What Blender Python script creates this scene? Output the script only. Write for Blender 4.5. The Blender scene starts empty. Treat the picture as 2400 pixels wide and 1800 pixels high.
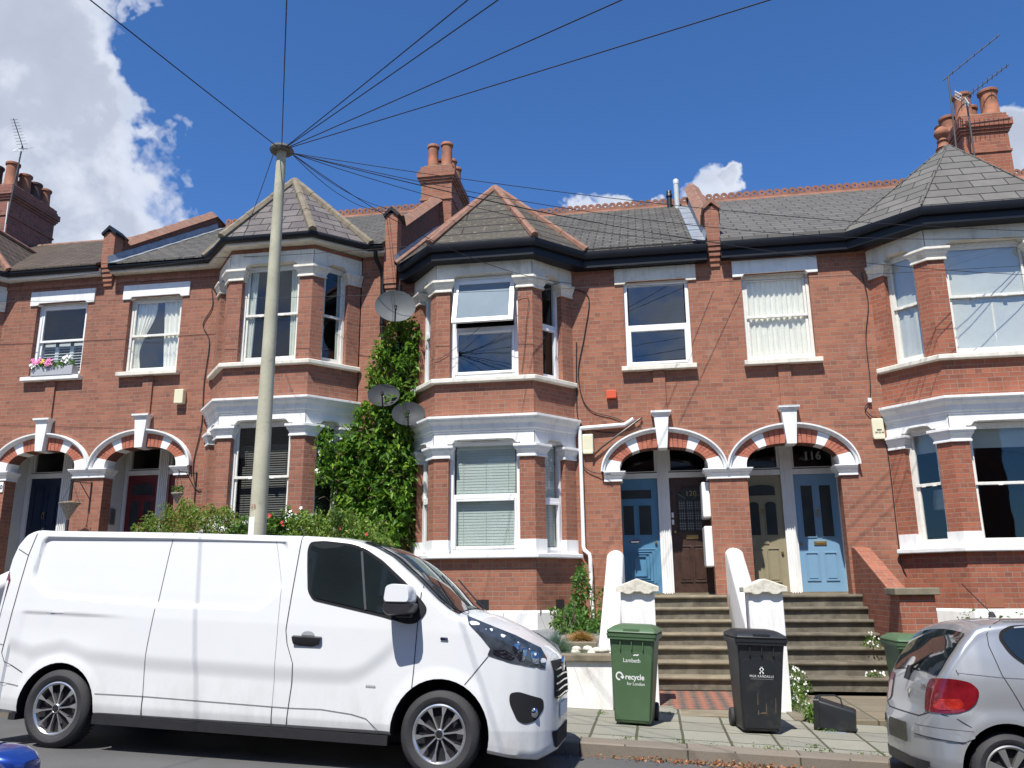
import bpy, bmesh, math, random
import numpy as np
from mathutils import Vector, Matrix
from mathutils.geometry import tessellate_polygon
random.seed(7); RNG=np.random.default_rng(7)
scene=bpy.context.scene; COL=scene.collection
PI=math.pi
def lerp(a,b,t): return a+(b-a)*t
def interp(pts,x):
    if x<=pts[0][0]: return pts[0][1]
    for (a,b),(c,d) in zip(pts,pts[1:]):
        if x<=c: return b+(d-b)*((x-a)/(c-a) if c>a else 1)
    return pts[-1][1]
def sstep(a,b,x):
    t=min(1,max(0,(x-a)/(b-a))); return t*t*(3-2*t)

# ------------------------------------------------------------------ materials
class NT:
    def __init__(s,name):
        s.m=bpy.data.materials.new(name); s.m.use_nodes=True; s.t=s.m.node_tree; s.t.nodes.clear()
        s.out=s.t.nodes.new('ShaderNodeOutputMaterial')
    def n(s,typ,**kw):
        nd=s.t.nodes.new(typ)
        for k,v in kw.items():
            if k.startswith('_'): setattr(nd,k[1:],v)
            else: s.set(nd,k,v)
        return nd
    def set(s,nd,k,v):
        k2=k.replace('__',' ')
        inp=nd.inputs[int(k2[1:])] if (k2[0]=='i' and k2[1:].isdigit()) else nd.inputs[k2]
        if isinstance(v,bpy.types.NodeSocket): s.t.links.new(v,inp)
        else: inp.default_value=v
    def mix(s,f,a,b,blend='MIX'):
        nd=s.t.nodes.new('ShaderNodeMix'); nd.data_type='RGBA'; nd.blend_type=blend
        for i,v in ((0,f),(6,a),(7,b)):
            if isinstance(v,bpy.types.NodeSocket): s.t.links.new(v,nd.inputs[i])
            else: nd.inputs[i].default_value=(*v,1) if isinstance(v,(tuple,list)) and len(v)==3 else v
        return nd.outputs[2]
    def math(s,op,a,b=0.0,c=None,clamp=False):
        nd=s.t.nodes.new('ShaderNodeMath'); nd.operation=op; nd.use_clamp=clamp
        for i,v in enumerate((a,b) if c is None else (a,b,c)):
            if isinstance(v,bpy.types.NodeSocket): s.t.links.new(v,nd.inputs[i])
            else: nd.inputs[i].default_value=v
        return nd.outputs[0]
    def noise(s,vec,scale,detail=4,rough=.55,dist=0):
        nd=s.n('ShaderNodeTexNoise',Scale=scale,Detail=detail,Roughness=rough,Distortion=dist)
        if vec is not None: s.set(nd,'Vector',vec)
        return nd.outputs['Fac']
    def ramp(s,f,*stops):
        nd=s.t.nodes.new('ShaderNodeValToRGB'); s.t.links.new(f,nd.inputs[0]); e=nd.color_ramp.elements
        while len(e)<len(stops): e.new(.5)
        for i,(p,c) in enumerate(stops):
            e[i].position=p; e[i].color=(c,c,c,1) if isinstance(c,(int,float)) else (*c,1)
        return nd.outputs[0]
    def uv(s): return s.n('ShaderNodeTexCoord').outputs['UV']
    def obj(s): return s.n('ShaderNodeTexCoord').outputs['Object']
    def mapv(s,v,scale=(1,1,1),rot=(0,0,0),loc=(0,0,0)):
        return s.n('ShaderNodeMapping',Vector=v,Scale=scale,Rotation=rot,Location=loc).outputs[0]
    def bump(s,h,strength=.3,dist=.01):
        return s.n('ShaderNodeBump',Height=h,Strength=strength,Distance=dist).outputs[0]
    def principled(s,col,rough=.6,metal=0,normal=None,coat=0,spec=.5):
        p=s.t.nodes.new('ShaderNodeBsdfPrincipled')
        for k,v in (('Base Color',col),('Roughness',rough),('Metallic',metal),('Coat Weight',coat),('Specular IOR Level',spec)):
            if isinstance(v,(tuple,list)) and len(v)==3: v=(*v,1)
            s.set(p,k,v)
        if coat: p.inputs['Coat Roughness'].default_value=.03
        if normal is not None: s.set(p,'Normal',normal)
        return p
    def done(s,sh):
        s.t.links.new(sh.outputs[0] if hasattr(sh,'outputs') else sh,s.out.inputs[0]); return s.m
def plain(name,col,rough=.6,metal=0,var=.12,vscale=6,bump=.1,bscale=60,coat=0,spec=.5,dirt=None,streak=None,grime=None):
    t=NT(name); o=t.obj(); n1=t.noise(o,vscale,5)
    k=t.ramp(n1,(.3,1-var),(.7,1+var*.6))
    c=t.mix(1.0,col,k,'MULTIPLY')
    if dirt:
        n2=t.noise(o,dirt[0],6,.65)
        c=t.mix(t.ramp(n2,(dirt[3] if len(dirt)>3 else .5,0.0),(.75,dirt[1])),c,dirt[2])
    if streak: c=t.mix(t.ramp(t.noise(t.mapv(o,(7,7,.8)),1.0,6,.7),(.50,0.0),(.74,streak[0])),c,streak[1]); c=t.mix(t.ramp(t.noise(o,42,4,.75),(.66,0.0),(.70,streak[0])),c,streak[1])
    if grime:
        zz=t.n('ShaderNodeSeparateXYZ',Vector=o).outputs[2]; gm=t.math('MULTIPLY',t.ramp(zz,(grime[0],1.0),(grime[1],0.0)),t.ramp(t.noise(t.mapv(o,(3,3,1.2)),2.2,7,.7),(.36,0.15),(.72,1.0))); c=t.mix(t.math('MULTIPLY',gm,grime[2]),c,grime[3])
    nm=t.bump(t.noise(o,bscale,3),bump,.005) if bump else None
    return t.done(t.principled(c,rough,metal,nm,coat,spec))
def brick(name,c1,c2,mort,w=.212,h=.0718,m=.0056,dark=(.09,.05,.045),darkamt=.35,old=0.0,header=True):
    t=NT(name); uv=t.uv()
    wob=t.n('ShaderNodeTexNoise',Vector=uv,Scale=7.0,Detail=2.0)
    off=t.n('ShaderNodeVectorMath',_operation='SCALE',i0=wob.outputs['Color']); off.inputs['Scale'].default_value=.006
    v=t.n('ShaderNodeVectorMath',_operation='ADD',i0=uv,i1=off.outputs[0]).outputs[0]
    b=t.n('ShaderNodeTexBrick',Vector=v,Color1=(0,0,0,1),Color2=(1,1,1,1),Mortar=(.5,.5,.5,1),Scale=1.0,
        **{'Mortar__Size':m,'Mortar__Smooth':.25,'Bias':0.0,'Brick__Width':w,'Row__Height':h})
    b.offset=.5; b.squash=.5 if header else 1; b.squash_frequency=3 if header else 2
    r=b.outputs['Color']; fac=b.outputs['Fac']
    col=t.mix(r,c1,c2)
    # a few dark (over-burnt) bricks
    vn=t.n('ShaderNodeTexWhiteNoise',_noise_dimensions='1D',W=t.math('MULTIPLY',r,917.3)).outputs['Value']
    col=t.mix(t.ramp(vn,(.86,0.0),(.93,darkamt)),col,dark)
    col=t.mix(t.ramp(t.noise(v,1.1,5,.6),(.35,0.0),(.75,.45)),col,t.mix(.5,c2,dark))
    col=t.mix(t.ramp(t.noise(v,26,4,.7),(.4,0.0),(.8,.35)),col,(.42,.2,.14))
    stk=t.ramp(t.noise(t.mapv(v,(4.2,.5,1)),1.0,5,.65),(.52,0.0),(.76,.38)); col=t.mix(stk,col,tuple(x*.55 for x in c2))
    eff=t.ramp(t.noise(t.mapv(v,(.9,.5,1)),2.3,6,.7),(.62,0.0),(.8,.35+old))
    col=t.mix(eff,col,(.42,.33,.28))
    mo=t.mix(t.noise(v,5,3),mort,tuple(x*.45 for x in mort))
    col=t.mix(fac,col,mo)
    hgt=t.math('SUBTRACT',t.math('MULTIPLY',t.noise(v,55,3),.35),fac)
    return t.done(t.principled(col,.88,0,t.bump(hgt,.75,.006),0,.25))
def slate(name,c1,c2,w=.28,h=.16,lich=None,mort=.006,rough=.55,lam=.3):
    t=NT(name); v=t.uv()
    wob=t.n('ShaderNodeTexNoise',Vector=v,Scale=9.0,Detail=2.0)
    off=t.n('ShaderNodeVectorMath',_operation='SCALE',i0=wob.outputs['Color']); off.inputs['Scale'].default_value=.012
    v=t.n('ShaderNodeVectorMath',_operation='ADD',i0=v,i1=off.outputs[0]).outputs[0]
    b=t.n('ShaderNodeTexBrick',Vector=v,Color1=(0,0,0,1),Color2=(1,1,1,1),Mortar=(.5,.5,.5,1),Scale=1.0,
        **{'Mortar__Size':mort,'Mortar__Smooth':.1,'Brick__Width':w,'Row__Height':h}); b.offset=.5
    fac=b.outputs['Fac']; r=b.outputs['Color']
    sep=t.n('ShaderNodeSeparateXYZ',Vector=v)
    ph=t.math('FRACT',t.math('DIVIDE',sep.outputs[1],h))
    col=t.mix(r,c1,c2)
    col=t.mix(t.ramp(t.noise(v,3.0,5,.7),(.35,0.0),(.75,.5)),col,tuple(x*.55 for x in c1))
    if lich: col=t.mix(t.ramp(t.noise(v,lich[0],5,.75),(.55,0.0),(.68,lich[1])),col,lich[2])
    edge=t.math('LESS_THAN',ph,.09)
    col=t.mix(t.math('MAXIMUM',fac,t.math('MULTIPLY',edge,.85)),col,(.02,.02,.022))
    hg=t.math('SUBTRACT',t.math('SUBTRACT',t.math('MULTIPLY',t.noise(v,18,4),.35),fac),t.math('MULTIPLY',ph,lam*3))
    return t.done(t.principled(col,.75,0,t.bump(hg,.7,.012),0,.2))
def glass(name,tint=(.75,.8,.82),base=.10,gain=1.0):
    t=NT(name); f=t.math('POWER',t.n('ShaderNodeLayerWeight',Blend=.5).outputs['Facing'],4.0)
    fac=t.math('ADD',t.math('MULTIPLY',f,gain),base,clamp=True)
    nm=t.bump(t.noise(t.obj(),1.7,2),.05,.02)
    tr=t.n('ShaderNodeBsdfTransparent',Color=(*tint,1)); g=t.n('ShaderNodeBsdfGlossy',Color=(.9,.95,1,1),Roughness=.015,Normal=nm)
    mx=t.t.nodes.new('ShaderNodeMixShader'); t.set(mx,'i0',fac); t.set(mx,'i1',tr.outputs[0]); t.set(mx,'i2',g.outputs[0])
    return t.done(mx)
def leafmat(name,c1,c2,c3=None,trans=.35,rough=.5,gap=None):
    t=NT(name); a=t.n('ShaderNodeAttribute',_attribute_name='lv').outputs['Fac']
    col=t.ramp(a,(0.0,c1),(.6,c2),(1.0,c3 or c2))
    p=t.principled(col,rough,0,None,0,.4); tr=t.n('ShaderNodeBsdfTranslucent',Color=t.mix(.5,col,(.25,.4,.03)))
    mx=t.t.nodes.new('ShaderNodeMixShader'); mx.inputs[0].default_value=trans
    t.set(mx,'i1',p.outputs[0]); t.set(mx,'i2',tr.outputs[0]); return t.done(mx)

M={}
M['brick']=brick('red_brick',(.375,.148,.085),(.262,.100,.063),(.38,.285,.215),darkamt=.32)
M['brick_b']=brick('brown_red_brick',(.350,.140,.086),(.245,.096,.063),(.36,.275,.21),darkamt=.36,old=.05)
M['brick_dark']=brick('weathered_red_brick',(.30,.105,.075),(.20,.07,.055),(.36,.27,.21),darkamt=.5)
M['brick_orange']=brick('orange_red_brick',(.39,.125,.067),(.27,.084,.048),(.38,.28,.21),old=.10)
M['brick_old_shaded']=brick('sooty_shaded_brick',(.20,.075,.05),(.12,.05,.04),(.16,.13,.11),darkamt=.6)  # soot, plus the shade on the parapet sides put into the colour
M['brick_arch']=plain('gauged_brick',(.42,.14,.085),.85,var=.18,vscale=12,bump=.3)
M['joint']=plain('brick_joint',(.12,.05,.035),.9)
M['white']=plain('white_paint',(.78,.78,.76),.55,var=.05,vscale=3,bump=.12,bscale=35,dirt=(2.5,.35,(.5,.48,.42),.58),streak=(.45,(.42,.40,.34)))
M['cream']=plain('cream_paint',(.74,.70,.60),.55,var=.07,vscale=3,bump=.15,bscale=35,dirt=(5,.55,(.42,.37,.28),.52),streak=(.55,(.36,.32,.25)))
M['upvc']=plain('white_plastic_frame',(.82,.82,.82),.3,var=.02,bump=0)
M['oldframe']=plain('old_white_timber',(.72,.70,.64),.6,var=.1,vscale=14,dirt=(14,.6,(.35,.30,.22),.6))
M['reveal']=plain('porch_plaster',(.62,.61,.57),.8,var=.06)
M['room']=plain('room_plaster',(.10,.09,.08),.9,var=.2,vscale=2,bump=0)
M['lead']=plain('lead_flashing',(.30,.33,.36),.45,metal=.3,var=.25,vscale=8,bump=.6,bscale=9)
M['black']=plain('black_gutter_paint',(.006,.007,.011),.45,var=.3,vscale=5,bump=.2,bscale=12,spec=.35)
M['blackplastic']=plain('black_plastic',(.018,.018,.02),.45,var=.15,vscale=20)
M['slate_purple']=slate('purple_grey_slate',(.10,.088,.09),(.175,.155,.145),.42,.25,(9,.5,(.17,.14,.08)),.009)
M['slate_old']=slate('lichened_slate',(.068,.064,.055),(.115,.107,.092),.30,.19,(16,.75,(.30,.29,.24)),.012)
M['slate_old2']=slate('lichened_turret_slate',(.070,.062,.050),(.09,.08,.065),3.0,.29,(13,.75,(.27,.23,.15)),.010)
M['slate_new']=slate('grey_composite_slate',(.105,.099,.090),(.138,.130,.118),.42,.235,None,.009,lam=.15)
M['slate_new2']=slate('large_grey_slate',(.125,.119,.107),(.158,.149,.135),.52,.245,None,.008,lam=.12)
M['tile_brown']=slate('brown_concrete_tile',(.075,.055,.04),(.115,.085,.06),.20,.28,(8,.4,(.25,.22,.13)),.012,lam=.5)
M['terracotta']=plain('terracotta',(.36,.135,.07),.8,var=.35,vscale=5,bump=.3,bscale=30,dirt=(6,.7,(.14,.08,.05),.42))
M['ridge_clay']=plain('ridge_clay',(.27,.115,.07),.85,var=.35,vscale=4,bump=.3,bscale=30,dirt=(5,.7,(.12,.08,.055),.42))
M['terracotta_dark']=plain('sooty_terracotta',(.10,.05,.04),.85,var=.3,vscale=5)
M['coping']=plain('brown_coping_tile',(.24,.12,.08),.85,var=.3,vscale=7,bump=.3,bscale=25,dirt=(6,.6,(.20,.17,.12),.5))
M['hip_tan']=plain('mossy_hip_tile',(.20,.165,.115),.9,var=.3,vscale=8,bump=.8,bscale=14,dirt=(11,.7,(.12,.10,.07),.5))
M['stone']=plain('york_stone',(.22,.185,.125),.9,var=.3,vscale=4,bump=.5,bscale=22,dirt=(7,.75,(.14,.12,.085),.45))
M['riser']=plain('worn_step_stone',(.165,.145,.108),.9,var=.45,vscale=5,bump=.6,bscale=18,dirt=(7,.85,(.06,.055,.04),.42))
M['stone_dark']=plain('dirty_step_stone',(.14,.12,.085),.9,var=.4,vscale=5,bump=.6,bscale=18,dirt=(6,.8,(.07,.06,.045),.45))
M['capstone']=plain('flaking_cap_stone',(.66,.62,.52),.85,var=.15,vscale=9,bump=1.0,bscale=22,dirt=(16,.75,(.30,.26,.17),.5))
M['whitewall']=plain('masonry_paint',(.80,.79,.76),.7,var=.04,bump=.3,bscale=40,dirt=(1.8,.5,(.58,.54,.44),.58),streak=(.4,(.46,.43,.35)))
M['concrete_pole']=plain('weathered_pole',(.43,.41,.30),.85,var=.22,vscale=3,bump=.25,bscale=30,dirt=(12,.6,(.17,.16,.12),.55))
M['metal']=plain('grey_metal',(.35,.35,.36),.4,metal=.8,var=.2)
M['metal_dark']=plain('dull_dark_metal',(.09,.085,.085),.6,metal=.3,var=.2)
M['brass']=plain('brass',(.48,.34,.14),.35,metal=.9,var=.25)
M['chrome']=plain('chrome',(.8,.8,.82),.12,metal=1,var=.02,bump=0)
M['dish']=plain('dish_grey',(.030,.034,.038),.6,var=.25,vscale=4,bump=0,spec=.25)
M['dish_light']=plain('dish_light_grey',(.105,.115,.118),.6,var=.15,vscale=4,bump=0,spec=.25)
M['pole_disc']=plain('dull_pole_disc',(.10,.095,.085),.8,var=.3,vscale=12)
M['flue']=plain('flue_plastic',(.50,.52,.52),.5,var=.1)
M['ivory']=plain('alarm_ivory',(.72,.68,.48),.45,var=.05,bump=0)
M['orange']=plain('orange_plastic',(.62,.09,.03),.5,var=.05,bump=0)
M['glass']=glass('window_glass',(.94,.96,.96),base=.13,gain=.7)
M['glass_dark']=glass('dim_window_glass',(.75,.80,.80),base=.07,gain=.5)
M['frosted']=plain('frosted_film',(.20,.25,.29),.7,var=.10,vscale=2,bump=.05,bscale=14,spec=.15)
M['curtain']=plain('cream_curtain',(.80,.78,.68),.9,var=.06,bump=.2,bscale=30)
M['sheet']=plain('white_backing_sheet',(.52,.54,.50),.8,var=.04,vscale=3,bump=.8,bscale=9)
M['blind']=plain('pale_blind_slat',(.46,.52,.47),.6,var=.04,bump=0)
M['blind_dark']=plain('dark_blind_slat',(.10,.085,.07),.5,var=.1,bump=0)
M['wire']=plain('black_cable',(.012,.013,.018),.6,bump=0)
M['paint_blue']=plain('blue_door_paint',(.085,.225,.36),.45,var=.05,bump=.1,bscale=40)
M['paint_pale']=plain('pale_blue_door_paint',(.175,.315,.46),.5,var=.04,bump=.05)
M['paint_brown']=plain('brown_door_stain',(.055,.028,.02),.4,var=.35,vscale=10,bump=.2)
M['paint_khaki']=plain('olive_door_paint',(.27,.235,.145),.5,var=.06,bump=.1)
M['paint_navy']=plain('navy_door_paint',(.010,.022,.05),.4,var=.1,bump=0)
M['paint_red']=plain('dark_red_door_paint',(.14,.018,.022),.4,var=.1,bump=0)
M['bronze']=plain('dark_door_glass',(.035,.045,.048),.18,var=.25,vscale=3,bump=.4,bscale=25)
M['soil']=plain('soil',(.09,.07,.045),.95,var=.4,vscale=10,bump=1,bscale=30)
M['chips']=plain('slate_chippings',(.20,.21,.22),.8,var=.6,vscale=35,bump=1,bscale=45)
M['bin_green']=plain('green_bin_plastic',(.070,.130,.062),.42,var=.08,vscale=3,bump=.15,bscale=200,dirt=(3,.25,(.12,.15,.08),.5))
M['bin_black']=plain('black_bin_plastic',(.016,.019,.022),.45,var=.2,vscale=3,bump=.2,bscale=150,dirt=(4,.35,(.10,.09,.07),.55))
M['print']=plain('white_print',(.8,.8,.78),.6,var=.03,bump=0)
M['print_grey']=plain('grey_print',(.30,.31,.31),.6,var=.03,bump=0)
M['tyre']=plain('tyre_rubber',(.028,.028,.030),.75,var=.2,vscale=12,bump=.4,bscale=60)
M['archblack']=plain('wheel_arch_black',(.006,.006,.008),.9,bump=0)
M['van']=plain('white_van_paint',(.68,.69,.69),.25,var=.015,bump=0,coat=.4,dirt=(3,.08,(.5,.5,.48),.5),grime=(.12,.75,.55,(.33,.31,.27)))
M['silver']=plain('silver_car_paint',(.40,.41,.42),.33,metal=.55,var=.04,vscale=3,bump=0,coat=.6)
M['blue']=plain('blue_car_paint',(.02,.06,.30),.25,metal=.5,var=.04,bump=0,coat=.8)
M['alloy']=plain('alloy_rim',(.62,.62,.62),.25,metal=.85,var=.05,bump=0)
M['alloy_dull']=plain('dull_alloy_rim',(.38,.37,.35),.4,metal=.8,var=.1,bump=0)
M['autoglass']=plain('dark_car_glass',(.012,.018,.020),.03,var=.3,vscale=2,bump=0,spec=.9)
M['redlamp_bright']=plain('bright_red_lens',(.34,.02,.012),.1,var=.5,vscale=20,bump=.4,bscale=60,coat=.6)
M['redlamp']=plain('red_lamp_lens',(.15,.006,.010),.12,var=.5,vscale=9,bump=.3,bscale=40,coat=.6)
M['headlamp']=plain('headlamp_lens',(.05,.06,.075),.05,var=.8,vscale=9,bump=0,coat=1)
M['lampchrome']=plain('lamp_reflector',(.6,.62,.66),.1,metal=1,var=.3,vscale=20,bump=.5,bscale=30)
M['gap']=plain('panel_gap',(.03,.03,.032),.8,bump=0)
M['dark_trim']=plain('dark_grey_trim',(.06,.065,.07),.5,bump=0)
M['gap_soft']=plain('soft_panel_gap',(.30,.31,.32),.6,bump=0)
M['plate']=plain('number_plate',(.045,.045,.03),.4,var=.3,bump=0)
M['wood']=plain('plant_stem',(.11,.075,.045),.9,var=.3)
M['wicker']=plain('wicker',(.28,.25,.20),.9,var=.5,vscale=40,bump=1,bscale=50)
M['greybox']=plain('grey_planter',(.38,.39,.41),.6,var=.03,bump=0)
M['lampshade']=plain('lampshade_cloth',(.55,.57,.53),.8,var=.03,bump=.2)
M['leaf_ivy']=leafmat('climber_leaf',(.05,.14,.015),(.11,.24,.02),(.24,.38,.04))
M['leaf_nandina']=leafmat('feathery_shrub_leaf',(.08,.17,.02),(.16,.27,.03),(.32,.15,.06))
M['leaf_rose']=leafmat('rose_leaf',(.05,.12,.02),(.09,.18,.03),(.15,.24,.04))
M['leaf_euonymus']=leafmat('variegated_leaf',(.08,.17,.02),(.18,.29,.04),(.38,.42,.12))
M['leaf_dark']=leafmat('dark_shrub_leaf',(.04,.10,.02),(.07,.17,.03),(.15,.27,.06))
M['leaf_grass']=leafmat('blue_fescue',(.10,.17,.14),(.17,.26,.22),(.26,.34,.28),.2)
M['leaf_dry']=leafmat('dry_grass',(.30,.14,.05),(.45,.24,.09),(.55,.36,.17),.2)
M['glass_old']=M['glass']
M['leaf_weed']=leafmat('weed_leaf',(.05,.12,.02),(.10,.19,.03),(.18,.26,.05))
M['leaf_litter']=leafmat('fallen_leaf',(.20,.06,.03),(.30,.11,.05),(.42,.26,.12),.1)
M['petal_white']=plain('white_petal',(.85,.84,.80),.7,var=.04,bump=0)
M['petal_red']=plain('red_petal',(.55,.02,.04),.6,var=.1,bump=0)
M['petal_pink']=plain('pink_petal',(.75,.22,.45),.6,var=.2,vscale=30,bump=0)
M['petal_yellow']=plain('yellow_petal',(.80,.60,.05),.6,var=.1,bump=0)
def asphalt():
    t=NT('asphalt'); o=t.obj(); n=t.noise(o,160,3,.7); n2=t.noise(o,1.3,5)
    c=t.mix(n,(.055,.055,.055),(.11,.108,.105)); c=t.mix(t.ramp(n2,(.3,0.0),(.75,.5)),c,(.14,.135,.13))
    c=t.mix(t.ramp(t.noise(o,45,2),(.72,0.0),(.76,.6)),c,(.22,.21,.19))
    return t.done(t.principled(c,.85,0,t.bump(n,.6,.006),0,.3))
M['asphalt']=asphalt()
def paving(name,w,h,c1,c2,m=.014,mo=(.07,.066,.045),offs=0.0):
    t=NT(name); v=t.uv(); wob=t.n('ShaderNodeTexNoise',Vector=v,Scale=3.0,Detail=3.0)
    off=t.n('ShaderNodeVectorMath',_operation='SCALE',i0=wob.outputs['Color']); off.inputs['Scale'].default_value=.02
    v=t.n('ShaderNodeVectorMath',_operation='ADD',i0=v,i1=off.outputs[0]).outputs[0]
    b=t.n('ShaderNodeTexBrick',Vector=v,Color1=(0,0,0,1),Color2=(1,1,1,1),Mortar=(.5,.5,.5,1),Scale=1.0,
        **{'Mortar__Size':m,'Mortar__Smooth':.2,'Brick__Width':w,'Row__Height':h}); b.offset=offs
    col=t.mix(b.outputs['Color'],c1,c2)
    col=t.mix(t.ramp(t.noise(v,2.2,6,.7),(.4,0.0),(.75,.5)),col,tuple(x*.6 for x in c1))
    col=t.mix(t.ramp(t.noise(v,60,3,.7),(.5,0.0),(.8,.4)),col,tuple(x*.55 for x in c2))
    mc=t.mix(t.ramp(t.noise(v,4,3),(.4,0.0),(.7,.6)),mo,(.06,.08,.03))
    col=t.mix(b.outputs['Fac'],col,mc)
    hg=t.math('SUBTRACT',t.math('MULTIPLY',t.noise(v,30,4),.3),b.outputs['Fac'])
    return t.done(t.principled(col,.88,0,t.bump(hg,.6,.01),0,.3))
M['paving']=paving('paving_slabs',.43,.50,(.275,.265,.215),(.215,.21,.175))
M['flags']=paving('path_flagstones',.62,.55,(.21,.175,.12),(.155,.135,.10),.01)
M['kerb']=paving('granite_kerb',.95,.6,(.22,.185,.145),(.17,.145,.115),.008,(.06,.05,.04))
def checker():
    t=NT('red_and_black_path_tiles'); v=t.mapv(t.uv(),(1,1,1),(0,0,PI/4))
    ck=t.n('ShaderNodeTexChecker',Vector=v,Scale=1/.115,Color1=(.27,.10,.065,1),Color2=(.07,.065,.06,1)).outputs[0]
    c=t.mix(t.ramp(t.noise(t.uv(),9,5),(.4,0.0),(.8,.5)),ck,(.25,.2,.15))
    return t.done(t.principled(c,.8,0,t.bump(t.noise(t.uv(),30,2),.3,.01),0,.3))
M['checker']=checker()

# ------------------------------------------------------------------ mesh builder
class MB:
    def __init__(s): s.v=[]; s.f=[]; s.mi=[]; s.cur=0
    def mat(s,i): s.cur=i; return s
    def face(s,pts):
        b=len(s.v); s.v+= [tuple(p) for p in pts]; s.f.append(tuple(range(b,b+len(pts)))); s.mi.append(s.cur); return s
    def raw(s,vs,fs):
        b=len(s.v); s.v+=[tuple(p) for p in vs]; s.f+=[tuple(i+b for i in f) for f in fs]; s.mi+=[s.cur]*len(fs); return s
    def box(s,x0,x1,y0,y1,z0,z1):
        vs=[(x,y,z) for z in (z0,z1) for y in (y0,y1) for x in (x0,x1)]
        return s.raw(vs,[(0,2,3,1),(4,5,7,6),(0,1,5,4),(2,6,7,3),(0,4,6,2),(1,3,7,5)])
    def hexa(s,p): # 8 pts: bottom 4 ccw, top 4 ccw
        return s.raw(p,[(3,2,1,0),(4,5,6,7),(0,1,5,4),(1,2,6,5),(2,3,7,6),(3,0,4,7)])
    def prism(s,poly,dirv,cap=True):
        n=len(poly); d=Vector(dirv); a=[Vector(p) for p in poly]; vs=a+[p+d for p in a]
        fs=[(i,(i+1)%n,n+(i+1)%n,n+i) for i in range(n)]
        s.raw(vs,fs)
        if cap:
            for tri in tessellate_polygon([a]): s.raw([a[i] for i in tri],[(0,1,2)]); s.raw([a[i]+d for i in tri],[(2,1,0)])
        return s
    def poly(s,poly):
        a=[Vector(p) for p in poly]
        for tri in tessellate_polygon([a]): s.raw([a[i] for i in tri],[(0,1,2)])
        return s
    def tube(s,path,r,n=8,cap=True):
        P=[Vector(p) for p in path]; R=r if isinstance(r,(list,tuple)) else [r]*len(P)
        t0=(P[1]-P[0]).normalized(); up=Vector((0,0,1)) if abs(t0.z)<.9 else Vector((1,0,0)); nrm=t0.cross(up).normalized(); vs=[]
        for i,p in enumerate(P):
            t=((P[min(i+1,len(P)-1)]-P[max(i-1,0)])).normalized()
            nrm=(nrm-t*nrm.dot(t)).normalized(); bi=t.cross(nrm)
            for k in range(n):
                a=2*PI*k/n; vs.append(p+(nrm*math.cos(a)+bi*math.sin(a))*R[i])
        fs=[(i*n+k,i*n+(k+1)%n,(i+1)*n+(k+1)%n,(i+1)*n+k) for i in range(len(P)-1) for k in range(n)]
        if cap: fs+=[tuple(range(n))[::-1],tuple((len(P)-1)*n+k for k in range(n))]
        return s.raw(vs,fs)
    def lathe(s,prof,c=(0,0,0),axis='z',n=24,sc=(1,1)):
        vs=[]
        for r,h in prof:
            for k in range(n):
                a=2*PI*k/n; x,y=r*math.cos(a)*sc[0],r*math.sin(a)*sc[1]
                p={'z':(x,y,h),'y':(x,h,y),'x':(h,x,y)}[axis]; vs.append((p[0]+c[0],p[1]+c[1],p[2]+c[2]))
        fs=[(i*n+k,i*n+(k+1)%n,(i+1)*n+(k+1)%n,(i+1)*n+k) for i in range(len(prof)-1) for k in range(n)]
        return s.raw(vs,fs)
    def sweep(s,path,prof,closed_ends=True):
        """sweep an (outward offset, z) outline along a plan polyline, outward = right-hand side of travel"""
        P=[Vector((p[0],p[1])) for p in path]; n=len(P); offs=[]
        def nr(a,b):
            d=(b-a).normalized(); return Vector((d.y,-d.x))
        for i in range(n):
            if i==0: m=nr(P[0],P[1]); k=1
            elif i==n-1: m=nr(P[-2],P[-1]); k=1
            else:
                a,b=nr(P[i-1],P[i]),nr(P[i],P[i+1]); m=(a+b).normalized(); k=1/max(.3,m.dot(a))
            offs.append(m*k)
        m=len(prof); vs=[(P[i].x+offs[i].x*o,P[i].y+offs[i].y*o,z) for i in range(n) for o,z in prof]
        fs=[(i*m+j,(i+1)*m+j,(i+1)*m+(j+1)%m,i*m+(j+1)%m) for i in range(n-1) for j in range(m)]
        s.raw(vs,fs)
        if closed_ends:
            s.poly(vs[:m]); s.poly(vs[-m:])
        return s
    def xf(s,fn,start=0):
        s.v[start:]=[tuple(fn(p)) for p in s.v[start:]]; return s
    def build(s,name,mats,parent=None,org=(0,0,0),smooth=None,bevel=0,recalc=True,attr=None):
        me=bpy.data.meshes.new(name)
        v=np.array(s.v,float)-np.array(org,float) if len(s.v) else np.zeros((0,3))
        me.from_pydata(v.tolist(),[],s.f)
        if not isinstance(mats,(list,tuple)): mats=[mats]
        for m in mats: me.materials.append(M[m] if isinstance(m,str) else m)
        if len(mats)>1: me.polygons.foreach_set('material_index',s.mi)
        if smooth is not None or recalc or bevel:
            bm=bmesh.new(); bm.from_mesh(me)
            if smooth is not None or bevel: bmesh.ops.remove_doubles(bm,verts=bm.verts,dist=1e-5)
            if recalc: bmesh.ops.recalc_face_normals(bm,faces=bm.faces)
            if smooth is not None:
                lim=math.radians(smooth)
                for f in bm.faces: f.smooth=True
                for e in bm.edges:
                    if len(e.link_faces)!=2 or e.calc_face_angle(0)>lim: e.smooth=False
            bm.to_mesh(me); bm.free()
        uvl=me.uv_layers.new(name='UVMap'); nl=len(me.loops)
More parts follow.
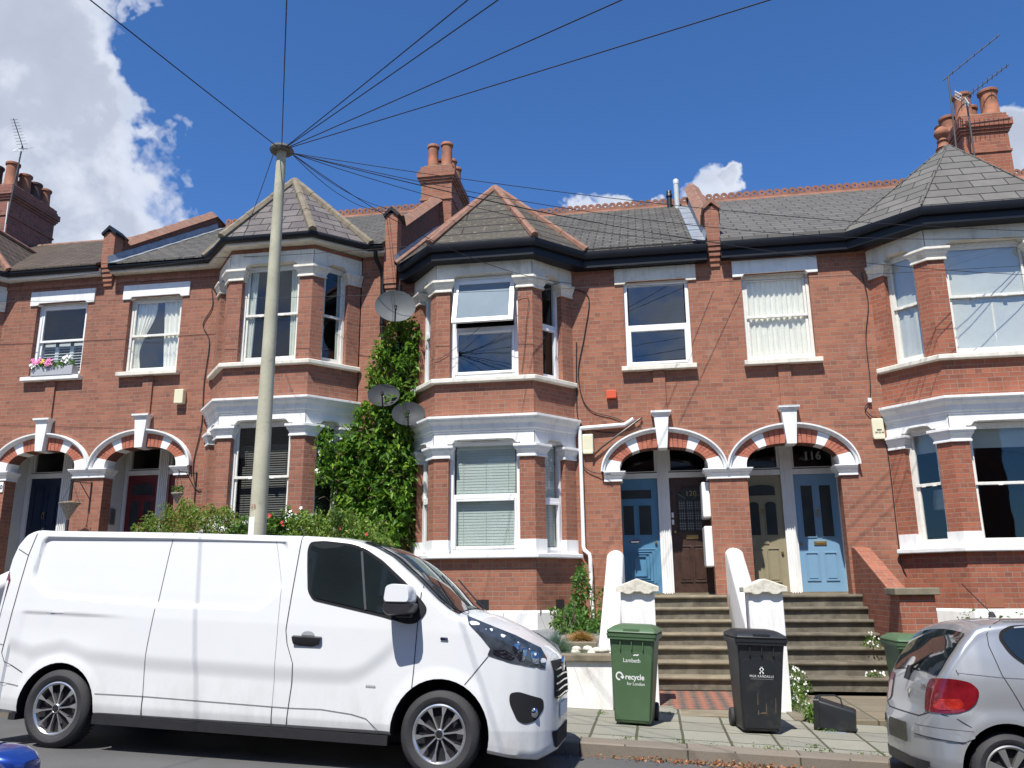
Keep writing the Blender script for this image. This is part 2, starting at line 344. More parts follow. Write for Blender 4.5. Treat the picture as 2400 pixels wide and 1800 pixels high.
        if nl:
            nrm=np.zeros(len(me.polygons)*3); me.polygons.foreach_get('normal',nrm); nrm=nrm.reshape(-1,3)
            ls=np.zeros(len(me.polygons),int); me.polygons.foreach_get('loop_total',ls)
            vi=np.zeros(nl,int); me.loops.foreach_get('vertex_index',vi)
            co=np.zeros(len(me.vertices)*3); me.vertices.foreach_get('co',co); co=co.reshape(-1,3)+np.array(org,float)
            N=np.repeat(nrm,ls,axis=0); p=co[vi]
            N=np.where(N[:,1:2]>0,-N,N)
            T=np.stack([-N[:,1],N[:,0],np.zeros(nl)],1); L=np.linalg.norm(T,axis=1,keepdims=True); flat=L[:,0]<.12
            T=T/np.maximum(L,1e-6); T[flat]=(1,0,0); B=np.cross(N,T); B[flat]=(0,1,0)
            uv=np.stack([(p*T).sum(1),np.where(flat,p[:,1],(p*B).sum(1))],1)
            # keep courses level on steep faces: use z for v when the face is nearly vertical
            vert=np.abs(N[:,2])<.15; uv[vert,1]=p[vert,2]
            uvl.data.foreach_set('uv',uv.ravel())
        if attr is not None:
            a=me.attributes.new('lv','FLOAT','FACE'); a.data.foreach_set('value',attr)
        ob=bpy.data.objects.new(name,me); COL.objects.link(ob)
        if parent is not None: ob.parent=parent
        else: ob.location=org
        if bevel:
            md=ob.modifiers.new('bevel','BEVEL'); md.width=bevel; md.segments=2; md.limit_method='ANGLE'; md.angle_limit=math.radians(40)
        return ob
def tag(o,label,cat,group=None,kind=None):
    if label: o['label']=label
    if cat: o['category']=cat
    if group: o['group']=group
    if kind: o['kind']=kind
    return o
class Thing:
    def __init__(s,name,org,label,cat,group=None,rot=None):
        s.e=bpy.data.objects.new(name,None); s.e.location=org; s.e.empty_display_size=.2; COL.objects.link(s.e); s.org=org
        if rot: s.e.rotation_euler=rot; s.org=(0,0,0)
        tag(s.e,label,cat,group)
    def part(s,name,mb,mats,parent=None,label=None,**kw):
        o=mb.build(name,mats,parent or s.e,s.org,**kw)
        if label: o['label']=label
        return o
def single(name,mb,mats,label,cat,group=None,kind=None,org=None,**kw):
    if org is None:
        a=np.array(mb.v); org=tuple(float(t) for t in ((a[:,0].min()+a[:,0].max())/2,(a[:,1].min()+a[:,1].max())/2,a[:,2].min()))
    return tag(mb.build(name,mats,None,org,**kw),label,cat,group,kind)
def text_mb(mb,txt,size,fn,extr=.0,align='CENTER',bold=0,spacing=1):
    cu=bpy.data.curves.new('txt','FONT'); cu.body=txt; cu.size=size; cu.align_x=align; cu.offset=bold; cu.space_character=spacing; cu.resolution_u=3
    o=bpy.data.objects.new('txt',cu); COL.objects.link(o); dg=bpy.context.evaluated_depsgraph_get(); dg.update()
    me=bpy.data.meshes.new_from_object(o.evaluated_get(dg))
    mb.raw([fn(v.co.x,v.co.y) for v in me.vertices],[tuple(p.vertices) for p in me.polygons])
    bpy.data.objects.remove(o); bpy.data.curves.remove(cu); bpy.data.meshes.remove(me)
    return mb
def leaves(n,sampler,size,elong=1.8,up=.35,out=(0,-1,0),outw=.5,mb=None):
    """n small folded leaf faces; sampler() gives a point; returns MB + per face value"""
    vs=[];fs=[];lv=[]
    o=np.array(out,float)
    for i in range(n):
        p=np.array(sampler()); s=size*random.choice((random.uniform(.45,.8),random.uniform(.8,1.4)))
        nrm=RNG.normal(size=3); nrm/=np.linalg.norm(nrm); nrm=nrm+o*outw+np.array((0,0,up)); nrm/=np.linalg.norm(nrm)
        a=RNG.normal(size=3); a-=nrm*a.dot(nrm); a/=np.linalg.norm(a); b=np.cross(nrm,a)
        L=s; W=s/elong*.5
        base=len(vs); dro=np.array((0,0,-.25*s))
        vs+= [tuple(p),tuple(p+a*L*.5+b*W+nrm*.12*s),tuple(p+a*L+dro),tuple(p+a*L*.5-b*W+nrm*.12*s)]
        fs+=[(base,base+1,base+2,base+3)]; lv.append(random.random())
    m=MB(); m.raw(vs,fs); return m,lv
def inpoly(poly,x,y):
    c=False;n=len(poly)
    for i in range(n):
        (x1,y1),(x2,y2)=poly[i],poly[(i+1)%n]
        if (y1>y)!=(y2>y) and x<(x2-x1)*(y-y1)/(y2-y1)+x1: c=not c
    return c
# ground levels (the street falls to the right by about 4 in 100)
def g(x): return .27-.04*(max(-60,min(60,x))-4.25)
KERB=-5.95
P=5.8
def facefn(A,B):
    A=Vector((A[0],A[1]));B=Vector((B[0],B[1])); L=(B-A).length; d=(B-A)/L; n=Vector((d.y,-d.x))
    def fn(u,dd,z): p=A+d*u-n*dd; return (p.x,p.y,z)
    return fn,L
def fbox(mb,fn,u0,u1,d0,d1,z0,z1):
    mb.hexa([fn(u0,d0,z0),fn(u1,d0,z0),fn(u1,d1,z0),fn(u0,d1,z0),fn(u0,d0,z1),fn(u1,d0,z1),fn(u1,d1,z1),fn(u0,d1,z1)])
def curtain(mb,fn,uf,z0,z1,d,amp=.03,waves=8,n=60,rows=10):
    """uf(t,k) gives u at parameter t across the cloth and k down it"""
    vs=[];fs=[]
    ph=random.uniform(0,6)
    for j in range(rows+1):
        k=j/rows; z=z1+(z0-z1)*k
        for i in range(n+1):
            t=i/n; u=uf(t,k); a=math.sin(t*waves*2*PI+ph+.4*math.sin(k*3))*amp+math.sin(t*waves*4.7*PI+k*2)*amp*.3
            vs.append(fn(u,d+a,z))
    for j in range(rows):
        for i in range(n):
            a=j*(n+1)+i; fs.append((a,a+1,a+n+2,a+n+1))
    mb.raw(vs,fs)
def blinds(mb,fn,u0,u1,z0,z1,d,pitch=.05,tilt=.6):
    z=z1
    while z>z0:
        dz=pitch*.485; dd=pitch*(.05 if tilt>.5 else .3)
        mb.face([fn(u0,d-dd,z-dz),fn(u1,d-dd,z-dz),fn(u1,d+dd,z+dz),fn(u0,d+dd,z+dz)]); z-=pitch
    for f in (.12,.5,.88):
        u=lerp(u0,u1,f); fbox(mb,fn,u-.002,u+.002,d-.02,d-.018,z0,z1)
def window(T,fn,w,z0,z1,split=.52,frame='oldframe',fw=.055,dep=.09,behind=None,hung=False,label=None,dark=False,vent=False,glassmat=None,upsash=None):
    mb=MB(); zs=lerp(z0,z1,split)
    for a,b,c,d in ((0,fw,z0,z1),(w-fw,w,z0,z1),(fw,w-fw,z1-fw,z1),(fw,w-fw,z0,z0+fw*1.1)): fbox(mb,fn,a,b,dep,dep+.09,c,d)
    r=.042; i0,i1=fw,w-fw
    upper=(zs,z1-fw); lower=(z0+fw*1.1,zs)
    if not hung:
        fbox(mb,fn,i0,i1,dep+.005,dep+.05,zs-.022,zs+.022)
        for a,b in ((i0,i0+r),(i1-r,i1)):
            fbox(mb,fn,a,b,dep+.012,dep+.05,zs+.022,z1-fw)
            fbox(mb,fn,a,b,dep+.035,dep+.075,z0+fw,zs-.022)
        fbox(mb,fn,i0+r,i1-r,dep+.012,dep+.05,z1-fw-r,z1-fw); fbox(mb,fn,i0+r,i1-r,dep+.035,dep+.075,z0+fw,z0+fw+r*1.6)
        if frame=='oldframe':
            for f in (.3,.7): fbox(mb,fn,lerp(i0,i1,f)-.03,lerp(i0,i1,f)+.03,dep-.015,dep+.01,zs-.034,zs-.022)
    else:
        fbox(mb,fn,i0,i1,dep,dep+.06,zs-.035,zs+.035)
        for a,b,c,d in ((i0,i0+r,z0+fw,zs-.035),(i1-r,i1,z0+fw,zs-.035),(i0+r,i1-r,zs-.035-r,zs-.035),(i0+r,i1-r,z0+fw,z0+fw+r)): fbox(mb,fn,a,b,dep-.012,dep+.05,c,d)
    if vent: fbox(mb,fn,w*.3,w*.72,dep-.02,dep,z1-.05,z1-.028)
    win=T.part('window',mb,frame,bevel=.004,label=label)
    gm=glassmat or ('glass_dark' if dark else 'glass')
    for nm,(a,b),dd in (('upper',upper,dep+.03),('lower',lower,dep+.055 if not hung else dep+.02)):
        if nm=='upper' and upsash: continue
        gb=MB(); gb.face([fn(i0+.02,dd,a),fn(i1-.02,dd,a),fn(i1-.02,dd,b),fn(i0+.02,dd,b)]); T.part('window_pane',gb,gm,parent=win,recalc=False)
    if upsash: upsash(T,win,fn,i0,i1,zs+.035,z1-fw,dep)
    for item in (behind or []):
        bm_=MB(); item[0](bm_,fn,i0,i1,z0+fw,z1-fw,zs); T.part(item[1],bm_,item[2],parent=win,recalc=False)
    return win
def tilted_sash(T,win,fn,i0,i1,a,b,dep):
    ang=math.radians(17)
    def f2(u,d,z): # rotate about the head
        h=b-z; return fn(u,dep-.01+d*math.cos(ang)-h*math.sin(ang),b-h*math.cos(ang)-d*math.sin(ang))
    mb=MB(); r=.06
    for u0,u1,c,d in ((i0-.02,i0+r,a-.02,b),(i1-r,i1+.02,a-.02,b),(i0+r,i1-r,b-r,b),(i0+r,i1-r,a-.02,a+r)): fbox(mb,f2,u0,u1,-.02,.03,c,d)
    s=T.part('opening_sash',mb,'upvc',parent=win,bevel=.004,label='top-hung sash pushed open at the bottom')
    gb=MB(); gb.face([f2(i0+r,.0,a+r),f2(i1-r,.0,a+r),f2(i1-r,.0,b-r),f2(i0+r,.0,b-r)]); T.part('frosted_pane',gb,'frosted',parent=win,recalc=False)
def cur_pair(mb,fn,i0,i1,z0,z1,zs):
    w=i1-i0
    def L(t,k):
        kk=k; pin=.72; e=.42-.30*sstep(.1,pin,kk)+.05*sstep(pin,1,kk); return i0+.03+w*e*t
    def Rr(t,k): e=.40-.10*k; return i1-.02-w*e*t
    curtain(mb,fn,L,z0,z1,.17,.014,5); curtain(mb,fn,Rr,z0,z1,.17,.014,4)
def cur_edges(mb,fn,i0,i1,z0,z1,zs):
    w=i1-i0; curtain(mb,fn,lambda t,k:i0+.02+w*.16*t*(1-.3*k),z0,z1,.16,.010,3); curtain(mb,fn,lambda t,k:i1-.02-w*.17*t*(1-.2*k),z0,z1,.16,.010,3)
def cur_full(mb,fn,i0,i1,z0,z1,zs):
    curtain(mb,fn,lambda t,k:lerp(i0,i1,t),z0,z1,.17,.013,11,n=140)
def sheet(mb,fn,i0,i1,z0,z1,zs): curtain(mb,fn,lambda t,k:lerp(i0,i1,t),z0,z1,.15,.004,2)
def bl_full(mb,fn,i0,i1,z0,z1,zs): blinds(mb,fn,i0+.03,i1-.03,z0,z1,.17,.047)
def bl_dark(mb,fn,i0,i1,z0,z1,zs): blinds(mb,fn,i0+.02,i1-.02,z0,z1-.35,.25,.04,.2)
def shutters(mb,fn,i0,i1,z0,z1,zs):
    w=i1-i0; n=3
    for k in range(n+1):
        u=lerp(i0,i1,k/n); fbox(mb,fn,max(i0,u-.04),min(i1,u+.04),.20,.23,z0,zs-.03)
    fbox(mb,fn,i0,i1,.20,.23,zs-.09,zs-.03); fbox(mb,fn,i0,i1,.20,.23,z0,z0+.05)
    z=z0+.08
    while z<zs-.1:
        mb.face([fn(i0,.19,z-.012),fn(i1,.19,z-.012),fn(i1,.235,z+.02),fn(i0,.235,z+.02)]); z+=.055
def roller(mb,fn,i0,i1,z0,z1,zs):
    fbox(mb,fn,i0,i1,.2,.205,z1-.32,z1); 
def sweep_band(mb,path,prof): mb.sweep(path,prof)
CAP=[(0,0),(.035,0),(.035,.03),(.02,.04),(.045,.10),(.065,.125),(.065,.15),(.09,.165),(.09,.205),(0,.205)]
def prof(p,z,sc=1): return [(o*sc,z+h) for o,h in p]
def bay(T,cx,half,end,dz,lo,up,flip=False,lowcream=False,z=None,brickm='brick'):
    Y1=-.75
    A,B,C,D=(cx-end,0),(cx-half,Y1),(cx+half,Y1),(cx+end,0)
    faces=[facefn(A,B),facefn(B,C),facefn(C,D)]
    full=[A,B,C,D]
    bk=MB(); wl=MB(); wu=MB(); sl=MB(); pl=MB()
    zb=lambda v:v+dz
    # full brick bands
    def band(mb,z0,z1,off=0):
        mb.sweep(full,[(off,z0),(off,z1)],closed_ends=False) if False else None
        for fn,L in faces: mb.face([fn(0,-off,z0),fn(L,-off,z0),fn(L,-off,z1),fn(0,-off,z1)])
    band(bk,-.2,zb(2.12)); band(bk,zb(4.34),zb(4.99)); band(bk,zb(7.10),zb(7.34)); 
    bk.sweep(full,[(0,zb(7.2)),(.03,zb(7.22)),(.03,zb(7.34)),(0,zb(7.34))])
    marg=[(.26,.23),(.25,.25),(.23,.26)]
    for (z0,zc,wset,mat_w) in ((zb(2.17),zb(3.70),lo,wl),(zb(5.06),zb(6.60),up,wu)):
        zt=zc+.205  # capital top
        for i,(fn,L) in enumerate(faces):
            m0,m1=marg[i]
            for a,b in ((0,m0),(L-m1,L)): bk.face([fn(a,0,z0-.03),fn(b,0,z0-.03),fn(b,0,zc+.02),fn(a,0,zc+.02)])
            for u in (m0,L-m1): bk.face([fn(u,0,z0-.03),fn(u,.14,z0-.03),fn(u,.14,zc+.02),fn(u,0,zc+.02)])
            # white frieze with notched head over the opening
            zf1=(zb(4.20) if mat_w is wl else zb(7.12)); a,b=m0-.02,L-m1+.02
            poly=[(0,zt-.01),(a,zt-.01),(a,zt+.035),(a+.07,zt+.035),(a+.13,zt+.095),(b-.13,zt+.095),(b-.07,zt+.035),(b,zt+.035),(b,zt-.01),(L,zt-.01),(L,zf1),(0,zf1)]
            v=[Vector(fn(u,-.012,z)) for u,z in poly]; v2=[Vector(fn(u,.16,z)) for u,z in poly]; n=len(v)
            for tri in tessellate_polygon([v]): mat_w.raw([v[t] for t in tri],[(0,1,2)])
            for k in range(n-3): mat_w.face([v[k],v[k+1],v2[k+1],v2[k]])
            # recessed chamfer moulding over the notch
            fbox(mat_w,fn,a+.16,b-.16,-.028,-.012,zt+.098,zt+.116)
            # windows
            ww=L-m0-m1+.02
            def wfn(u,d,z,fn=fn,m0=m0): return fn(u+m0-.01,d+.02,z)
            window(T,wfn,ww,z0-.005,zt+.09,**wset[i])
        # capitals on four piers
        inw=.12
        def pt(i,u,d=0): p=faces[i][0](u,d,0); return (p[0],p[1])
        L0,L1,L2=[f[1] for f in faces]
        paths=[[(A[0],A[1]),pt(0,marg[0][0]),pt(0,marg[0][0],inw)],
               [pt(0,L0-marg[0][1],inw),pt(0,L0-marg[0][1]),B,pt(1,marg[1][0]),pt(1,marg[1][0],inw)],
               [pt(1,L1-marg[1][1],inw),pt(1,L1-marg[1][1]),C,pt(2,marg[2][0]),pt(2,marg[2][0],inw)],
               [pt(2,L2-marg[2][1],inw),pt(2,L2-marg[2][1]),(D[0],D[1])]]
        for p in paths:
            cm=MB(); cm.sweep(p,prof(CAP,zc)); T.part('capital',cm,'white' if mat_w is wl else 'cream',bevel=.003)
            if mat_w is wl: cm=MB(); cm.sweep(p,[(0,z0-.01),(.012,z0-.01),(.012,z0+.21),(0,z0+.21)]); T.part('pier_base',cm,'white')
    co=MB(); co.sweep(full,[(0,zb(4.12)),(.03,zb(4.12)),(.03,zb(4.15)),(.05,zb(4.17)),(.07,zb(4.25)),(.12,zb(4.30)),(.13,zb(4.33)),(.155,zb(4.345)),(.155,zb(4.385)),(0,zb(4.40))])
    sl.sweep(full,[(-.1,zb(4.965)),(.075,zb(4.965)),(.09,zb(4.975)),(.09,zb(5.035)),(.08,zb(5.045)),(-.1,zb(5.062))])
    pl.sweep(full,[(-.1,zb(2.085)),(.10,zb(2.085)),(.11,zb(2.095)),(.11,zb(2.15)),(-.1,zb(2.172))])
    pp_=MB(); pp_.sweep(full,[(0,-.1),(.035,-.1),(.035,zb(1.25)),(0,zb(1.285))])
    T.part('cornice',co,'white',bevel=.004); T.part('bay_wall',bk,brickm); T.part('lower_frieze',wl,'white',bevel=.004); T.part('upper_frieze',wu,'cream',bevel=.004)
    T.part('upper_sill',sl,'cream',bevel=.005); T.part('lower_sill',pl,'whitewall',bevel=.005); T.part('plinth',pp_,'whitewall',bevel=.005)
INW=2.55
def arch_pts(n=26,rx=.725,rz=.387,e=.8):
    return [(rx*math.copysign(abs(math.cos(t))**e,math.cos(t)),rz*abs(math.sin(t))**e) for t in [PI*i/n for i in range(n+1)]]
def ipt(t): c,s=math.cos(t),math.sin(t); return (.725*math.copysign(abs(c)**.8,c),.387*abs(s)**.8)
def ept(t,rx=.96,rz=.63): return (rx*math.cos(t),rz*math.sin(t))
def house(px,sg,S1,x_side,dza,dzw,dzr,label,wstyle,brickm='brick',sillm='cream',name='terraced_house'):
    T=Thing(name,(px+sg*2.9,0,g(px+sg*2.9)),label,'house','terraced houses along the street')
    X=lambda s:px+sg*s
    zsp=3.5+dza; cs=1.03; w0,w1,wz0,wz1=.45,1.57,5.29+dzw,6.83+dzw*.93
    a0,a1=cs-.725,cs+.725; top=7.36+dzr; D0=.27
    wall=MB()
    q=lambda s0,s1,z0,z1,y=0: wall.face([(X(s0),y,z0),(X(s1),y,z0),(X(s1),y,z1),(X(s0),y,z1)])
    zfl=1.49+dza
    q(0,a0,-.2,zsp); q(a1,S1,-.2,zsp); q(a0,a1,-.2,zfl)
    ap=[(X(cs+u),0,zsp+v) for u,v in arch_pts()]  # from a1 side over to a0
    wall.poly([(X(S1),0,zsp)]+[(X(S1),0,wz0),(X(0),0,wz0),(X(0),0,zsp)]+ap[::-1])
    q(0,w0,wz0,wz1); q(w1,S1,wz0,wz1); q(0,S1,wz1,top)
    for s in (w0,w1): wall.face([(X(s),0,wz0),(X(s),.12,wz0),(X(s),.12,wz1),(X(s),0,wz1)])
    for s in (a0,a1): wall.face([(X(s),0,zfl),(X(s),D0,zfl),(X(s),D0,zsp),(X(s),0,zsp)])
    xs=x_side
    if xs is not None: wall.face([(xs[0],0,-.2),(xs[1],0,-.2),(xs[1],0,top),(xs[0],0,top)])
    # brick string under the eaves and strip above the keystone
    x0,x1=sorted((X(.12),X(S1)))
    wall.box(x0,x1,-.03,.0,6.985+dzr+.12,7.05+dzr+.12); 
    a,b=sorted((X(cs-.10),X(cs+.10))); wall.box(a,b,-.04,-.001,4.47+dza,5.23+dzw)
    T.part('wall',wall,brickm)
    # inside of the house, so that the windows have dark rooms behind them
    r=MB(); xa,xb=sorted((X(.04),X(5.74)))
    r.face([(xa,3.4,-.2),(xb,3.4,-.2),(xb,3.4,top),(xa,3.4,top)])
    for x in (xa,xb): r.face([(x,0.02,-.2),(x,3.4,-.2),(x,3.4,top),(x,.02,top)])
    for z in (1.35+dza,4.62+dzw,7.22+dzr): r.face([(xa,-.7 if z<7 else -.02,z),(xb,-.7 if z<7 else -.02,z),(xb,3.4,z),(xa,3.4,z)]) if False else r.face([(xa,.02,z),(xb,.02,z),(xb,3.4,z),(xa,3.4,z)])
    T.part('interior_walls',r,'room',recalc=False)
    # lintel and sill of the upper window
    l=MB(); lz0,lz1=6.81+dzw*.93,7.10+dzw*.93
    pts=[(.31,lz0),(.47,lz0),(.51,lz0+.045),(1.51,lz0+.045),(1.55,lz0),(1.72,lz0),(1.72,lz1),(.31,lz1)]
    l.prism([(X(s),-.03,z) for s,z in pts],(0,.15,0)); T.part('window_lintel',l,wstyle.get('lintel','white'),bevel=.004)
    l=MB(); a,b=sorted((X(.39),X(1.65))); l.box(a,b,-.12,.12,5.215+dzw,5.292+dzw); T.part('window_sill',l,sillm,bevel=.006)
    # upper window
    A,B=(X(w0),.0),(X(w1),.0)
    if sg<0: A,B=B,A
    fn,L=facefn(A,B)
    window(T,fn,L,wz0,wz1+.02,**wstyle['up'])
    # voussoirs
    wh=MB(); br=MB(); jt=MB()
    def blk(mb,t0,t1,y0=-.03,y1=D0,inn=0.0,f0=0,f1=1,n=5):
        ts=[lerp(t0,t1,i/n) for i in range(n+1)]
        def mixp(t,f): a,b=ipt(t),ept(t); return (lerp(a[0],b[0],f),lerp(a[1],b[1],f))
        pin=[mixp(t,f0) for t in ts]; pout=[mixp(t,f1) for t in ts][::-1]
        mb.prism([(X(cs+u),y0,zsp+v) for u,v in pin+pout],(0,y1-y0,0))
    segs=[(0,.34,'w'),(.34,.87,'b'),(.87,1.10,'w'),(1.10,1.50,'b')]
    for t0,t1,k in segs:
        for m in (0,1):
            u0,u1=(t0,t1) if not m else (PI-t1,PI-t0)
            if k=='w': wh=MB(); blk(wh,u0,u1,-.034); T.part('arch_block',wh,'white',bevel=.003)
            else:
                blk(jt,u0,u1,-.022,D0-.01)
                nb=5 if t0<.5 else 4
                for j in range(nb):
                    v0,v1=lerp(u0,u1,(j+.06)/nb),lerp(u0,u1,(j+.94)/nb)
                    if j%2: blk(br,v0,v1,-.03,D0,n=2,f0=0,f1=.485); blk(br,v0,v1,-.03,D0,n=2,f0=.515,f1=1)
                    else: blk(br,v0,v1,-.03,D0,n=2)
    T.part('arch_bricks',br,'brick_arch'); T.part('arch_joints',jt,'joint'); 0
    # hood moulding
    hd=MB(); n=40
    rings=[(.965,.635,-.03),(.975,.645,-.075),(1.0,.672,-.085),(1.012,.685,-.115),(1.035,.712,-.115),(1.035,.715,.0)]
    vs=[];fs=[]
    for i in range(n+1):
        t=PI*i/n
        for rx,rz,y in rings: vs.append((X(cs+rx*math.cos(t)),y,zsp+rz*math.sin(t)))
    m=len(rings)
    for i in range(n):
        for j in range(m-1): fs.append((i*m+j,i*m+j+1,(i+1)*m+j+1,(i+1)*m+j))
    hd.raw(vs,fs); T.part('arch_hood',hd,'white',smooth=35)
    ks=MB(); ks.prism([(X(cs-.075),-.14,3.855+dza),(X(cs+.075),-.14,3.855+dza),(X(cs+.122),-.14,4.405+dza),(X(cs-.122),-.14,4.405+dza)],(0,.3,0))
    a,b=sorted((X(cs-.135),X(cs+.135)));
    for e,z0,z1 in ((0,.0,.02),(.018,.02,.045),(.034,.045,.08)): ks.box(a-e,b+e,-.15-e,.0,4.405+z0+dza,4.405+z1+dza)
    T.part('keystone',ks,'white',bevel=.004)
    IMP=[(0,0),(.035,0),(.035,.028),(.02,.035),(.035,.075),(.055,.082),(.055,.105),(.075,.112),(.095,.15),(.095,.165),(0,.165)]
    z0=zsp-.165
    for p in ([(0,0),(a0,0),(a0,D0)],[(a1,D0),(a1,0),(2.02,0),(2.02,.0)][:3]):
        pth=[(X(s),y) for s,y in p]
        if sg<0: pth=pth[::-1]
        im=MB(); im.sweep(pth,prof(IMP,z0)); T.part('impost',im,'white',bevel=.003)
    # porch recess
    po=MB(); pl_,pr_=.20,1.95; zt=4.06+dza
    for s in (pl_,pr_): po.face([(X(s),D0,zfl),(X(s),.82,zfl),(X(s),.82,zt),(X(s),D0,zt)])
    po.face([(X(pl_),D0,zt),(X(pr_),D0,zt),(X(pr_),.82,zt),(X(pl_),.82,zt)])
    for s0,s1 in ((pl_,a0),(a1,pr_)): po.face([(X(s0),D0,zfl),(X(s1),D0,zfl),(X(s1),D0,zsp),(X(s0),D0,zsp)])
    aq=[(X(cs+u),D0,zsp+v) for u,v in arch_pts()]
    po.poly([(X(pr_),D0,zsp),(X(pr_),D0,zt),(X(pl_),D0,zt),(X(pl_),D0,zsp)]+aq[::-1])
    T.part('porch_walls',po,'reveal',recalc=False)
    fl=MB(); a,b=sorted((X(pl_-.02),X(pr_+.02))); fl.box(a,b,-.001,.86,zfl-.1,zfl)
    a2,b2=sorted((X(a0),X(a1))); fl.box(a,b,.72,.9,zfl,zfl+.03)
    T.part('threshold',fl,'stone')
    # door frame: jambs, fluted mullion, transom, fanlights
    fr=MB(); Yd=.80; zd0=zfl+.03; zd1=3.47+dza; m0,m1=.94,1.14
    def fb(s0,s1,y0,y1,z0,z1,mb=fr):
        a,b=sorted((X(s0),X(s1))); mb.box(a,b,y0,y1,z0,z1)
    fb(m0,m1,Yd-.07,Yd+.05,zfl+.001,zt-.02)
    for k in range(4): c=m0+.04+k*.04; fb(c-.011,c+.011,Yd-.085,Yd-.07,zfl+.01,zt-.03)
    for s0,s1 in ((.21,.27),(1.85,1.94)): fb(s0,s1,Yd-.05,Yd+.05,zd0,zt-.02)
    for s0,s1 in ((.27,m0),(m1,1.85)):
        fb(s0,s1,Yd-.05,Yd+.05,zd1,zd1+.09); fb(s0,s1,Yd-.03,Yd+.05,zd1+.11,zd1+.125)
        fb(s0,s0+.04,Yd-.02,Yd+.05,zd1+.125,zt-.02); fb(s1-.04,s1,Yd-.02,Yd+.05,zd1+.125,zt-.02)
    T.part('door_frame',fr,'white',bevel=.003)
    for s0,s1 in ((.31,m0-.04),(m1+.04,1.81)):
        gl=MB(); gl.face([(X(s0),Yd+.01,zd1+.125),(X(s1),Yd+.01,zd1+.125),(X(s1),Yd+.01,zt-.02),(X(s0),Yd+.01,zt-.02)]); T.part('fanlight',gl,'glass_dark',recalc=False)
    def dfn(s0,s1):
        xa,xb=sorted((X(s0),X(s1)))
        return (xa,xb,zd0,zd1,Yd)
    T.zt=zt
    return T,X,dict(zfl=zfl,zsp=zsp,inner=dfn(.27,m0),outer=dfn(m1,1.85),zd1=zd1,zt=zt)
